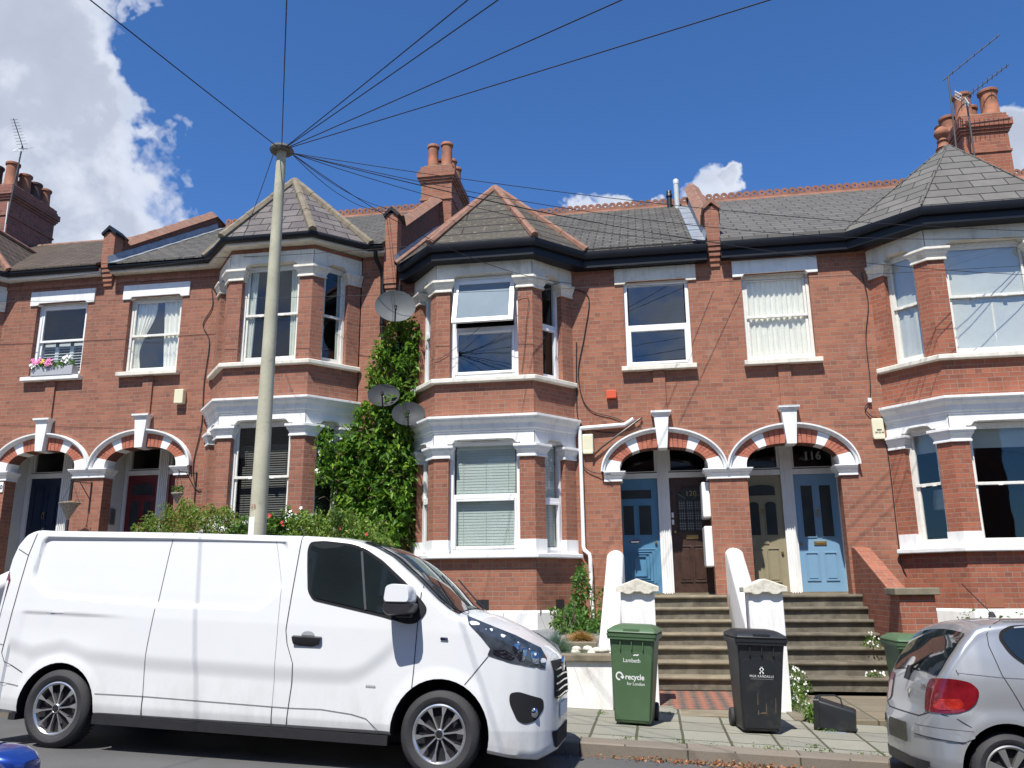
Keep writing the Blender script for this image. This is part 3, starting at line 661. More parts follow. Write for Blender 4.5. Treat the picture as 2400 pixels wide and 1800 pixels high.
def door(T,box,design,matn,label=None):
    xa,xb,z0,z1,Y=box; w=xb-xa; h=z1-z0
    mb=MB(); mb.box(xa,xb,Y,Y+.045,z0,z1); mo=MB()
    def rect(m,u0,u1,v0,v1,y0,y1): m.box(xa+u0*w,xa+u1*w,Y-y1,Y-y0,z0+v0*h,z0+v1*h)
    def frame(m,u0,u1,v0,v1,t,y): 
        tu,tv=t/w,t/h
        rect(m,u0,u1,v0,v0+tv,0,y);rect(m,u0,u1,v1-tv,v1,0,y);rect(m,u0,u0+tu,v0+tv,v1-tv,0,y);rect(m,u1-tu,u1,v0+tv,v1-tv,0,y)
    d=T.part('door',mb,matn,bevel=.003,label=label)
    for u0,u1,v0,v1 in design.get('panels',[]):
        frame(mo,u0,u1,v0,v1,.018,.016); rect(mo,u0+.05,u1-.05,v0+.022,v1-.022,0,.009)
    for u0,u1,v0,v1 in design.get('nested',[]):
        for k in range(4):
            e=k*.075; e2=e*.34*w/h*2.2; frame(mo,u0+e,u1-e,v0+e2,v1-e2,.012,.010+.006*k)
    for u0,u1,v0,v1 in design.get('glass',[]): frame(mo,u0-.02,u1+.02,v0-.008,v1+.008,.016,.014)
    if mo.v: T.part('door_moulding',mo,matn,parent=d,bevel=.002)
    for gi in design.get('glass',[]):
        u0,u1,v0,v1=gi; gb=MB()
        r=design.get('arch',{}).get(gi,0)
        if r:
            pts=[(u0,v0),(u1,v0),(u1,v1-r)]+[(lerp(u1,u0,(1-math.cos(PI*k/12))/2),v1-r+r*math.sin(PI*k/12)) for k in range(1,12)]+[(u0,v1-r)]
        else: pts=[(u0,v0),(u1,v0),(u1,v1),(u0,v1)]
        gb.prism([(xa+u*w,Y-.008,z0+v*h) for u,v in pts],(0,.005,0)); T.part('door_glass',gb,'bronze',parent=d)
        if r:
            ab=MB(); ring=[(xa+u*w,Y-.014,z0+v*h) for u,v in pts]; ab.tube(ring+[ring[0]],.006,5,False); T.part('door_glass_bead',ab,matn,parent=d)
    if 'lead' in design:
        lb=MB(); u0,u1,v0,v1=design['lead']
        for i in range(3):
            for j in range(3):
                cu=lerp(u0,u1,(i+.5)/3); cv=lerp(v0,v1,(j+.45)/3)
                for k in (-1,0,1):
                    rect(lb,cu-.085,cu+.085,cv+k*.022-.0015,cv+k*.022+.0015,.008,.011); rect(lb,cu+k*.055-.004,cu+k*.055+.004,cv-.04,cv+.04,.008,.011)
        for k in (1,5):
            a=PI*k/6; cu,cv=(u0+u1)/2,v1
            p=[(xa+(cu+.12*math.cos(a))*w,Y-.010,z0+(cv+.03*math.sin(a))*h),(xa+(cu+.38*math.cos(a))*w,Y-.010,z0+(cv+.13*math.sin(a))*h)]; lb.tube(p,.003,4)
        T.part('leaded_bars',lb,'print_grey',parent=d)
    for kind,u,v in design.get('hw',[]):
        hb=MB(); cx=xa+u*w; cz=z0+v*h
        if kind=='letter': hb.box(cx-.10,cx+.10,Y-.014,Y,cz-.033,cz+.033); hb.box(cx-.075,cx+.075,Y-.019,Y-.014,cz-.014,cz+.014); T.part('letterbox',hb,design.get('lm','brass'),parent=d,bevel=.002)
        if kind=='pull': hb.box(cx-.09,cx+.09,Y-.01,Y,cz-.028,cz+.028); hb.tube([(cx-.075,Y-.01,cz+.01),(cx-.065,Y-.045,cz-.01),(cx+.065,Y-.045,cz-.01),(cx+.075,Y-.01,cz+.01)],.009); T.part('letterbox',hb,'chrome',parent=d,smooth=40)
        if kind=='knob': hb.lathe([(.0,-.04),(.02,-.036),(.024,-.022),(.012,-.01),(.014,0)],(cx,Y,cz),'y',12); T.part('door_knob',hb,'brass',parent=d,smooth=50)
        if kind=='knocker': hb.lathe([(0,-.02),(.016,-.018),(.018,0)],(cx,Y,cz+.06),'y',10); hb.tube([(cx-.012,Y-.02,cz+.06),(cx-.024,Y-.022,cz),(cx-.016,Y-.02,cz-.06),(cx+.016,Y-.02,cz-.06),(cx+.024,Y-.022,cz),(cx+.012,Y-.02,cz+.06)],.006,6); T.part('door_knocker',hb,'brass',parent=d,smooth=40)
    return d
def roofs(T,x0,x1,ze,zr,matn,yr=4.0,crest=True):
    rb=MB(); sl=(zr-ze)/(yr+.36)
    rb.hexa([(x0,-.27,ze),(x1,-.27,ze),(x1,yr,zr-.06),(x0,yr,zr-.06),(x0,-.27,ze+.06),(x1,-.27,ze+.06),(x1,yr,zr),(x0,yr,zr)])
    rb.hexa([(x0,yr,zr-.06),(x1,yr,zr-.06),(x1,2*yr+.36,ze-.06),(x0,2*yr+.36,ze-.06),(x0,yr,zr),(x1,yr,zr),(x1,2*yr+.36,ze),(x0,2*yr+.36,ze)])
    rb.face([(x0,2*yr,0),(x1,2*yr,0),(x1,2*yr,ze+.3),(x0,2*yr,ze+.3)])
    for x in (x0+.002,x1-.002): rb.face([(x,0,ze-.3),(x,yr,zr-.08),(x,2*yr,ze-.3)])
    o=T.part('roof',rb,matn)
    rd=MB()
    zr-=.05
    rd.prism([(x0,yr-.14,zr-.07),(x0,yr-.09,zr+.03),(x0,yr,zr+.07),(x0,yr+.09,zr+.03),(x0,yr+.14,zr-.07)],(x1-x0,0,0))
    if crest:
        n=int((x1-x0)/.165)
        for i in range(n):
            cx=x0+(i+.5)*(x1-x0)/n; cz=zr+.155; r0,r1=.027,.083; y0,y1=yr-.018,yr+.018; vs=[];fs=[];K=14
            for k in range(K):
                a=2*PI*k/K
                for rr in (r0,r1):
                    for y in (y0,y1): vs.append((cx+rr*math.cos(a),y,cz+rr*math.sin(a)))
            for k in range(K):
                a=k*4;b=((k+1)%K)*4
                fs+=[(a,b,b+2,a+2),(a+1,a+3,b+3,b+1),(a+2,b+2,b+3,a+3),(a,a+1,b+1,b)]
            rd.raw(vs,fs)
        rd.box(x0,x1,yr-.02,yr+.02,zr+.04,zr+.10)
    T.part('ridge_tiles',rd,'ridge_clay' if crest else 'coping',parent=o)
    return o
def turret(T,pts,apex,ze,backz,matn,hipm,hr=.065,back=None,hips=(0,1,2,3)):
    """pts = four plan points of the eaves; apex = top"""
    rb=MB(); V=[Vector((p[0],p[1],ze)) for p in pts]; A=Vector(apex); Bk=Vector(back)
    for a,b in ((0,1),(1,2),(2,3)): rb.face([V[a],V[b],A])
    rb.face([V[3],Bk,A]); rb.face([Bk,V[0],A])
    o=T.part('bay_roof',rb,matn,recalc=False)
    hb=MB()
    for i in hips:
        a=V[i]+Vector((0,0,.03)); d=(A-a); n=max(2,int(d.length/.62))
        for k in range(n):
            p0=a+d*(k/n); p1=a+d*min(1,(k+1.03)/n); hb.tube([p0,p1],[hr*1.08,hr*.98],7)
    hb.tube([A,Bk],hr,8)
    T.part('hip_tiles',hb,hipm,parent=o,smooth=50)
    return o
def gutter(T,path,z,style):
    mb=MB()
    if style=='black':
        mb.sweep(path,[(-.33,z-.27),(-.09,z-.27),(-.09,z-.13),(-.03,z-.13),(0,z-.07),(0,z),(-.012,z+.004),(-.33,z+.0)])
        T.part('gutter_and_fascia',mb,'black',smooth=30)
    else:
        mb.sweep(path,[(-.11,z-.09),(-.05,z-.105),(-.01,z-.08),(0,z-.03),(0,z),(-.012,z+.002),(-.11,z)]); T.part('gutter',mb,'black',smooth=50)
        s=MB(); s.sweep(path,[(-.36,z-.14),(-.09,z-.14),(-.09,z-.02),(-.36,z-.02)]); T.part('soffit',s,'cream' if style=='cream' else 'white')
def chimney(T,cx,y0,y1,zb,zt,w,pots,lab=None):
    mb=MB(); x0,x1=cx-w/2,cx+w/2
    mb.box(x0,x1,y0,y1,zb,zt-.42)
    mb.box(x0-.025,x1+.025,y0-.025,y1+.025,zt-.86,zt-.81)
    for e,z0,z1 in ((.03,.42,.36),(.06,.36,.30),(.0,.30,.30),(.09,.30,.15),(.04,.15,.08),(.02,.08,0)):
        if z0>z1: mb.box(x0-e,x1+e,y0-e,y1+e,zt-z0,zt-z1)
    c=T.part('chimney_stack',mb,'brick_orange' if lab=='o' else ('brick_dark' if lab=='d' else 'brick'),bevel=.004)
    fl=MB(); fl.box(x0+.03,x1-.03,y0+.03,y1-.03,zt-.001,zt+.05); T.part('flaunching',fl,'stone',parent=c,bevel=.02)
    for px_,py_,r,h,dk in pots:
        pb=MB(); pb.lathe([(r*1.12,0),(r*1.12,.05),(r*1.02,.08),(r*.95,h*.6),(r*.97,h-.07),(r*1.14,h-.06),(r*1.16,h-.01),(r*1.1,h),(r*.85,h),(r*.8,h-.25),(0,h-.26)],(cx+px_,y0+py_,zt+.02),'z',20)
        T.part('chimney_pot',pb,'terracotta_dark' if dk else 'terracotta',parent=c,smooth=45)
    return c
def parapet(T,x0,x1,z0,zf,rake,brickm='brick',top=None,capm='coping'):
    """raking party wall: front pilaster z0..zf, coping through the (y,z) points of rake"""
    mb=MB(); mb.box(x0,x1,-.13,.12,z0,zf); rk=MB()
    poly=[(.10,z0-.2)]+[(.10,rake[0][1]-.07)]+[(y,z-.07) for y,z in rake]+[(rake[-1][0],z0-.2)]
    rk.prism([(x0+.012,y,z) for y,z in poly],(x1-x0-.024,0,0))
    for i,(e,zz) in enumerate(((.125,.04),(.105,.13),(.085,.22),(.06,.31),(.035,.40))):
        mb.box(x0+.008*i,x1-.008*i,-e,0.0,z0-zz-.045,z0-zz+.045)
    p=T.part('parapet_pilaster',mb,brickm); T.part('party_parapet',rk,'brick_old_shaded')
    cb=MB(); xm=(x0+x1)/2; e=.05
    def seg(a,b):
        A,B=Vector((0,*a)),Vector((0,*b)); L=(B-A).length; n=max(1,int(L/.3))
        for k in range(n):
            p0=A.lerp(B,k/n); p1=A.lerp(B,min(1,(k+1)/n)); lift=.012*(k%2)
            cb.hexa([(x0-e,p0.y,p0.z-.075),(x1+e,p0.y,p0.z-.075),(x1+e,p1.y,p1.z-.075),(x0-e,p1.y,p1.z-.075),(xm-.02,p0.y,p0.z+.06+lift),(xm+.02,p0.y,p0.z+.06+lift),(xm+.02,p1.y,p1.z+.06+lift),(xm-.02,p1.y,p1.z+.06+lift)])
    for a,b in zip(rake,rake[1:]): seg(a,b)
    T.part('coping_tiles',cb,capm,parent=p)
    pc=MB(); pc.prism([(x0-.04,-.17,zf-.03),(xm,-.17,zf+.13),(x1+.04,-.17,zf-.03),(x1+.02,-.17,zf-.08),(xm,-.17,zf+.05),(x0-.02,-.17,zf-.08)],(0,.42,0)); T.part('pilaster_cap',pc,'black' if top=='dark' else capm,parent=p)
    return p
def flashing(T,x,dirx,ze,zr,yr=4.0,y0=-.3,y1=3.0,w=.22,up=.14):
    sl=(zr-ze)/(yr+.36); mb=MB(); n=12
    for k in range(n):
        a,b=lerp(y0,y1,k/n),lerp(y0,y1,(k+1)/n); f=lambda y:ze+(y+.36)*sl+.012+.006*(k%2)
        mb.face([(x,a,f(a)+up),(x+dirx*.03,a,f(a)),(x+dirx*.03,b,f(b)),(x,b,f(b)+up)]); mb.face([(x+dirx*.03,a,f(a)),(x+dirx*w,a,f(a)),(x+dirx*w,b,f(b)),(x+dirx*.03,b,f(b))])
    T.part('lead_flashing',mb,'lead')
W=dict
plainw=W(frame='oldframe')
# ---- H2: white bay in the centre, door 120
T2,X2,I2=house(P,-1,P-3.31,(0.0,.44),0,0,0,'brick terraced house with blue and dark brown doors and a black-guttered pyramid-roofed bay',
   W(up=W(frame='upvc',hung=True,split=.47,fw=.06,dep=.05),lintel='cream'),'brick')
bw_l=[W(frame='upvc',behind=[(bl_full,'venetian_blind','blind')],fw=.05,split=.5,hung=True),
      W(frame='upvc',hung=True,split=.5,fw=.075,behind=[(bl_full,'venetian_blind','blind')],vent=True),
      W(frame='upvc',hung=True,split=.47,fw=.05,behind=[(bl_full,'venetian_blind','blind')])]
bw_u=[W(frame='upvc',hung=True,fw=.05),W(frame='upvc',hung=True,fw=.09,split=.48,upsash=tilted_sash,vent=True,label='white window with its top sash tilted open'),W(frame='upvc',hung=True,fw=.055,dark=True)]
bay(T2,1.87,.84,1.44,0,bw_l,bw_u)
gutter(T2,[(.16,-.27),(.24,-.30),(.96,-1.07),(2.81,-1.07),(3.60,-.27),(5.69,-.27)],7.375,'black')
roofs(T2,.10,5.71,7.37,10.15,'slate_old')
turret(T2,[(.14,-.26),(.98,-1.06),(2.81,-1.06),(3.62,-.25)],(1.85,.45,9.13),7.375,0,'slate_old2','coping',back=(1.85,2.5,9.12))
parapet(T2,-.14,.10,7.18,8.49,[(.12,8.62),(.27,8.47),(3.05,10.36)],top='dark')
flashing(T2,.102,1,7.37,10.15,y1=3.2)
chimney(T2,.0,3.02,4.42,8.0,11.15,.72,[(-.16,.28,.125,.66,0),(.17,.28,.13,.68,0),(-.12,.75,.12,.52,1),(.16,.78,.12,.52,0),(.2,1.15,.11,.5,0),(-.14,1.15,.11,.5,1)])
DS=W(
 pale=W(glass=[(.16,.42,.46,.90),(.58,.84,.46,.90)],panels=[(.14,.44,.09,.33),(.56,.86,.09,.33)],hw=[('letter',.5,.405),('knocker',.5,.66),('knob',.08,.40)]),
 blue=W(glass=[(.10,.84,.82,.90),(.14,.40,.50,.76),(.52,.82,.50,.76)],nested=[(.14,.88,.08,.38)],hw=[('pull',.40,.445),('knob',.90,.43)]),
 brown=W(glass=[(.18,.82,.52,.92)],arch={(.18,.82,.52,.92):.10},lead=(.2,.8,.53,.80),panels=[(.16,.48,.09,.40),(.52,.84,.09,.40)],hw=[('letter',.52,.475),('knob',.10,.52)]),
 khaki=W(glass=[(.16,.84,.82,.92),(.16,.42,.48,.77),(.56,.84,.48,.77)],arch={(.16,.84,.82,.92):.03,(.16,.42,.48,.77):.03,(.56,.84,.48,.77):.03},panels=[(.16,.46,.08,.37),(.54,.84,.08,.37)],hw=[('letter',.45,.42),('knocker',.5,.68),('knob',.9,.33)],lm='paint_khaki'),
 navy=W(panels=[(.14,.44,.09,.40),(.56,.86,.09,.40),(.14,.44,.50,.92),(.56,.86,.50,.92)],hw=[('knocker',.5,.62),('letter',.5,.44)],lm='chrome'),
 red=W(glass=[(.16,.84,.80,.92),(.16,.42,.46,.74),(.58,.84,.46,.74)],arch={(.16,.84,.80,.92):.04},panels=[(.14,.44,.09,.36),(.56,.86,.09,.36)],hw=[('letter',.5,.41)]))
door(T2,I2['outer'],DS['blue'],'paint_blue','mid blue door with nested square panel and chrome letterbox')
d=door(T2,I2['inner'],DS['brown'],'paint_brown','dark brown door with leaded glass and the number 120')
xa,xb,z0,z1,Y=I2['inner']
nb=MB(); cx=(xa+xb)/2+.03; cz=z0+.835*(z1-z0); text_mb(nb,'120',.125,lambda x,y:(cx+x,Y-.022,cz+y),spacing=1.05); T2.part('door_number',nb,'brass',parent=d,recalc=False)
db=MB()
for zz in (2.72,2.60): db.box(xa+.015,xa+.055,Y-.025,Y-.001,zz+.06,zz+.15)
T2.part('doorbells',db,'upvc',parent=d,bevel=.01)
# ---- H3: right hand house, door 116
T3,X3,I3=house(P,1,8.33-P,(11.44,17.3),0,0,0,'brick terraced house with olive and pale blue doors and a smooth grey slate turret',
   W(up=W(frame='oldframe',behind=[(cur_full,'net_curtain','curtain')],split=.52),lintel='white'),'brick')
b3l=[W(frame='oldframe',fw=.06,split=.52,dark=True,behind=[(roller,'roller_blind','sheet')]),W(frame='oldframe',fw=.05,split=.50,dark=True,behind=[(roller,'roller_blind','sheet')]),W(dark=True)]
b3u=[W(frame='oldframe',behind=[(sheet,'window_sheet','sheet')]),W(frame='oldframe',behind=[(sheet,'window_sheet','sheet')]),W(behind=[(sheet,'window_sheet','sheet')])]
bay(T3,9.89,.87,1.56,0,b3l,b3u,brickm='brick_orange')
gutter(T3,[(5.93,-.27),(7.96,-.27),(8.93,-1.08),(10.86,-1.08),(11.5,-.40),(11.7,-.36)],7.39,'black')
roofs(T3,5.93,17.3,7.39,10.17,'slate_new')
turret(T3,[(7.94,-.26),(8.94,-1.07),(10.86,-1.07),(11.6,-.34)],(10.0,.35,9.17),7.39,0,'slate_new2','slate_new2',hr=.012,back=(10.0,2.3,9.15))
parapet(T3,5.70,5.94,7.47,8.13,[(.12,8.16),(.30,8.03),(4.25,10.74)])
flashing(T3,5.70,-1,7.37,10.15,y1=3.7,w=.24)
fb=MB(); fb.lathe([(.10,0),(.13,.03),(.09,.07),(.075,.15),(.10,.17),(.075,.19),(.07,.24),(.10,.26),(.13,.32),(.11,.40),(.05,.45),(0,.46)],(10.0,.55,9.16),'z',16); T3.part('roof_finial',fb,'terracotta',smooth=50)
chimney(T3,11.6,2.6,4.1,8.0,10.95,.86,[(-.24,.25,.165,.60,0),(.26,.22,.17,.62,0),(.02,.62,.15,.5,0),(-.3,.95,.16,.5,0),(-.3,1.25,.15,.48,1),(.25,1.1,.15,.5,0)],lab='o')
hp=MB(); hp.tube([(11.0,1.2,8.78),(17,1.0,8.2)],.09,8); T3.part('far_hip_tiles',hp,'terracotta')
door(T3,I3['outer'],DS['pale'],'paint_pale','pale blue door with brass letterbox, number 116 above')
door(T3,I3['inner'],DS['khaki'],'paint_khaki','olive door with arched glass panes')
xa,xb,z0,z1,Y=I3['outer']; nb=MB(); text_mb(nb,'116',.19,lambda x,y:((xa+xb)/2+x,Y-.005,3.72+y),bold=.006,spacing=1.05); T3.part('house_number',nb,'print_grey',recalc=False)
# ---- H1: left of the party chimney, behind the pole
T1,X1,I1=house(-P,1,2.33,(-.60,0.0),.345,.385,.43,'brick terraced house with red door and tan-hipped slate turret behind the pole',
   W(up=W(frame='oldframe',behind=[(cur_pair,'tied_curtains','curtain')],split=.5),lintel='white'),'brick_b')
b1l=[W(frame='oldframe',dark=True,behind=[(bl_dark,'venetian_blind','blind_dark')],split=.47)]*3
b1u=[W(frame='oldframe',dark=True,behind=[(cur_edges,'curtain','curtain')],split=.49)]*3
bay(T1,-2.05,.80,1.43,.485,b1l,b1u,brickm='brick_b')
gutter(T1,[(-5.72,-.27),(-3.68,-.27),(-2.90,-1.06),(-1.18,-1.06),(-.38,-.27),(-.13,-.27)],7.83,'cream')
roofs(T1,-5.74,-.13,7.80,10.55,'slate_old',crest=True)
turret(T1,[(-3.70,-.26),(-2.91,-1.05),(-1.17,-1.05),(-.36,-.26)],(-2.2,.3,9.58),7.81,0,'slate_purple','hip_tan',hr=.075,back=(-2.2,2.4,9.5))
parapet(T1,-5.98,-5.73,7.92,8.59,[(.12,8.62),(.27,8.52),(3.5,10.66),(4.05,10.6)],top='dark')
flashing(T1,-5.728,1,7.80,10.55,y1=3.6,w=.2)
d1=door(T1,I1['inner'],DS['red'],'paint_red','dark red door with pale glass panes')
door(T1,I1['outer'],DS['red'],'paint_red')
pb=MB(); pb.box(-5.595,-5.57,.42,.56,2.85,3.15); T1.part('entry_phone',pb,'metal')
# ---- H0: far left
T0,X0,I0=house(-P,-1,2.3,(-17.0,-11.1),.345,.385,.43,'brick terraced house with navy door and brown tiled roof at the left edge',
   W(up=W(frame='upvc',behind=[(shutters,'shutters','upvc')],split=.5,fw=.07,dark=True),lintel='white'),'brick_b',sillm='white')
b0=[W(frame='oldframe',dark=True)]*3
bay(T0,-9.6,.80,1.5,.485,b0,b0)
gutter(T0,[(-11.4,-.36),(-10.45,-1.06),(-8.72,-1.06),(-7.92,-.27),(-5.98,-.27)],7.84,'white')
roofs(T0,-17,-5.98,7.82,10.45,'tile_brown',crest=False)
turret(T0,[(-11.2,-.36),(-10.46,-1.05),(-8.71,-1.05),(-7.90,-.26)],(-9.6,.3,9.5),7.83,0,'tile_brown','coping',hr=.07,back=(-9.6,2.4,9.4))
chimney(T0,-11.6,3.05,4.65,8.0,11.75,.86,[(-.28,.2,.15,.62,1),(.18,.2,.155,.68,0),(.22,.62,.15,.55,0),(.22,1.0,.15,.5,1),(.22,1.36,.145,.5,0),(-.25,.8,.15,.5,1)],lab='d')
door(T0,I0['outer'],DS['navy'],'paint_navy','navy front door with chrome knocker')
door(T0,I0['inner'],DS['navy'],'paint_navy')
# roof flues on H2
for k,(x,y,z0,z1,m,r,lab) in enumerate(((5.44,3.62,9.7,10.60,'flue',.058,'pale grey boiler flue pipe standing on the slates beside the party parapet'),(5.28,3.78,9.85,10.42,'blackplastic',.055,'black flue terminal just behind the pale grey flue pipe on the roof'))):
    mb=MB(); mb.lathe([(r,z0-.15),(r,z1-.12),(r*1.08,z1-.12),(r*1.08,z1-.02),(r*.8,z1),(0,z1)],(x,y,0),'z',16)
    if k: mb.lathe([(r*1.3,z1-.16),(r*1.3,z1-.10),(r,z1-.08)],(x,y,0),'z',16)
    single('roof_flue',mb,m,lab,'flue','flues on the slate roof',smooth=40)
# ---- fixtures on the walls
def boxthing(name,x0,x1,y0,y1,z0,z1,m,lab,cat,group=None,bev=.012):
    mb=MB(); mb.box(x0,x1,y0,y1,z0,z1); return single(name,mb,m,lab,cat,group,bevel=bev)
boxthing('vent_cowl',3.87,4.04,-.10,-.001,4.75,4.89,'orange','small orange box on the brickwork above the left white pipe','vent cover',bev=.006)
def alarm(x0,x1,z0,z1,lab,txt=None):
    T=Thing('alarm_box',((x0+x1)/2,0,z0),lab,'alarm box','burglar alarm boxes on the fronts')
    mb=MB(); mb.box(x0,x1,-.075,-.001,z0,z1); a=T.part('cover',mb,'ivory',bevel=.02)
    mb=MB(); mb.box(x0+.01,x1-.01,-.08,-.06,z0-.012,z0+.05); T.part('strobe',mb,'ivory',bevel=.01)
    if txt:
        mb=MB()
        for k,t in enumerate(txt): text_mb(mb,t,.038,lambda x,y:((x0+x1)/2+x+.01,-.0765,z0+.125-.042*k+y),bold=.0015)
        T.part('lettering',mb,'blackplastic',parent=a,recalc=False)
alarm(3.435,3.62,3.82,4.15,'plain ivory alarm box beside the white pipe left of the blue door')
alarm(8.10,8.28,3.90,4.23,'ivory alarm box with black lettering at the right bay',['0800','39 33 64'])
boxthing('junction_box',8.085,8.14,-.06,-.001,4.50,4.57,'upvc','tiny white square box above the lettered alarm box','junction box',bev=.004)
boxthing('sensor_box',-4.15,-3.97,-.12,-.001,5.01,5.28,'ivory','square white box on brick between the upper window and the bay at left','alarm box')
for k,(z0,z1) in enumerate(((2.72,3.30),(1.93,2.58))):
    boxthing('meter_box',5.37,5.505,.09,.62,z0,z1,'upvc',('upper','lower')[k]+' white meter box inside the porch beside the brown door','meter box','meter boxes in the porch',bev=.02)
# white drain pipe
mb=MB(); mb.tube([(3.40,-.06,4.25),(3.405,-.06,2.28),(3.42,-.07,2.22),(3.50,-.09,2.15),(3.512,-.09,2.08),(3.525,-.09,.9)],.033,10); mb.tube([(3.38,-.06,4.25),(4.16,-.06,4.285),(4.31,-.06,4.38)],.036,10)
single('waste_pipe',mb,'upvc','white waste pipe running down the wall from above the left arch','pipe',smooth=40)
mb=MB(); mb.tube([(3.63,-.05,3.80),(3.78,-.06,3.93),(4.41,-.06,4.37),(4.45,-.03,4.40)],.017,8); mb.tube([(3.63,-.05,3.80),(3.60,-.04,3.70)],.016,8)
single('overflow_pipe',mb,'paint_brown','thin brown pipe slanting up to the left arch','pipe',smooth=40)
# black downpipe between the two bays
mb=MB(); mb.tube([(-.24,-.34,7.66),(-.24,-.30,7.52),(-.20,-.12,7.40),(-.17,-.10,7.30),(-.15,-.10,6.2)],.04,10); mb.tube([(.16,-.10,7.05),(.20,-.10,5.0),(.25,-.10,.9)],.04,10); mb.tube([(-.15,-.10,6.2),(-.10,-.10,5.9),(.14,-.10,5.6),(.2,-.10,5.3)],.04,10)
for z in (6.9,6.3,4.6,3.2): mb.lathe([(.052,z),(.052,z+.06)],(-.15 if z>6 else .22,-.10,0),'z',10)
single('downpipe',mb,'black','black cast downpipe behind the climber between the two bays','pipe',smooth=40)
# ---- satellite dishes
def dish(cx,cy,cz,r,az,el,m,lab,wall):
    T=Thing('satellite_dish',(cx,cy,cz-r),lab,'satellite dish','satellite dishes between the bays')
    d=Vector((math.sin(az)*math.cos(el),-math.cos(az)*math.cos(el),math.sin(el))); R=Vector((math.cos(az),math.sin(az),0)); U=R.cross(d)*-1
    if U.z<0: U=-U
    C0=Vector((cx,cy,cz)); n=32; vs=[];fs=[]; rr=[0,.35,.7,.93,1,1.0,.9,.5,0]; hh=[-.16,-.14,-.08,-.02,0,-.022,-.05,-.15,-.185]
    for a_,h in zip(rr,hh):
        for k in range(n):
            t=2*PI*k/n; vs.append(C0+R*(r*a_*math.cos(t))+U*(r*.86*a_*math.sin(t))+d*(h*r*1.3))
    for i in range(len(rr)-1):
        for k in range(n): fs.append((i*n+k,i*n+(k+1)%n,(i+1)*n+(k+1)%n,(i+1)*n+k))
    mb=MB(); mb.raw(vs,fs); T.part('reflector',mb,m,smooth=60)
    ab=MB(); end=C0+d*r*1.15-U*r*.62; ab.tube([C0-U*r*.85,C0+d*r*.45-U*r*.9,end],.013,6); a=T.part('arm',ab,'blackplastic')
    lb=MB(); lb.tube([end,end-d*.09+U*.04],[.028,.03],10); lb.tube([end-d*.02+U*.02,end+d*.03-U*.07],.018,8); T.part('receiver',lb,'blackplastic',parent=a)
    br=MB(); br.tube([C0-d*.05,C0-d*.12-U*.03,Vector((wall[0],-.02,cz-.05))],.02,8); T.part('wall_bracket',br,'metal')
dish(.22,-.50,6.51,.36,math.radians(18),math.radians(8),'dish_light','largest satellite dish, pale grey, under the gutter between the bays',(.05,0))
dish(.05,-.50,4.89,.275,math.radians(14),math.radians(22),'dish','middle dark satellite dish with leaf shadows among the climber',(.0,0))
dish(.51,-.52,4.54,.285,math.radians(16),math.radians(22),'dish','lowest dark satellite dish beside the centre bay cornice',(.35,0))
# ---- cables clipped to the walls
def cable(pts,r,lab,grp='cables clipped to the house fronts',name='wall_cable'):
    mb=MB(); P_=[Vector(p) for p in pts]; out=[P_[0]]
    for i in range(len(P_)-1):
        a,b=P_[i],P_[i+1]; p0=P_[max(0,i-1)]; p3=P_[min(len(P_)-1,i+2)]
        for k in range(1,7):
            t=k/6; out.append(.5*((2*a)+(b-p0)*t+(2*p0-5*a+4*b-p3)*t*t+(3*a-p0-3*b+p3)*t**3))
    mb.tube(out,r,5); return single(name,mb,'wire',lab,'cable',grp)
cable([(3.36,-.02,6.78),(3.62,-.02,6.6),(3.52,-.02,5.9),(3.40,-.02,5.3),(3.45,-.02,4.8),(3.62,-.02,4.55),(4.0,-.02,4.42),(4.2,-.02,4.30)],.008,'thin cable looping down the brick right of the centre bay')
cable([(3.38,-.02,5.8),(3.36,-.02,5.0),(3.38,-.02,4.4),(3.62,-.02,4.22),(4.0,-.02,4.17),(4.45,-.03,4.22)],.008,'cable running behind the white pipe to the left arch')
cable([(3.43,-.03,4.0),(3.36,-.03,3.75),(3.50,-.03,3.55),(3.72,-.05,3.47),(3.9,-.11,3.45)],.007,'cable drooping from the plain alarm box to the arch shoulder')
cable([(-3.62,-.02,7.25),(-3.58,-.02,6.9),(-3.74,-.02,6.55),(-3.58,-.02,6.2),(-3.62,-.02,5.4),(-3.6,-.02,4.6),(-3.7,-.02,3.9),(-3.62,-.02,3.45),(-3.5,-.02,3.4)],.009,'cable hanging down the brick left of the bay behind the pole')
cable([(8.22,-.02,6.75),(8.27,-.02,6.2),(8.17,-.02,5.6),(8.16,-.02,4.9),(8.13,-.02,4.55)],.008,'cable down the brick just left of the right bay')
cable([(8.1,-.02,4.5),(8.03,-.03,4.4),(8.12,-.03,4.27),(8.22,-.03,4.2),(8.3,-.03,3.7),(8.3,-.03,2.3),(8.32,-.03,1.9),(8.45,-.03,1.5)],.008,'cable running from the lettered alarm box down to the garden')
cable([(.95,-.8,5.9),(1.1,-.77,5.4),(2.52,-.78,6.45),(2.6,-.775,5.9),(2.52,-.775,5.1)],.004,'thin cable on the pier of the centre bay')
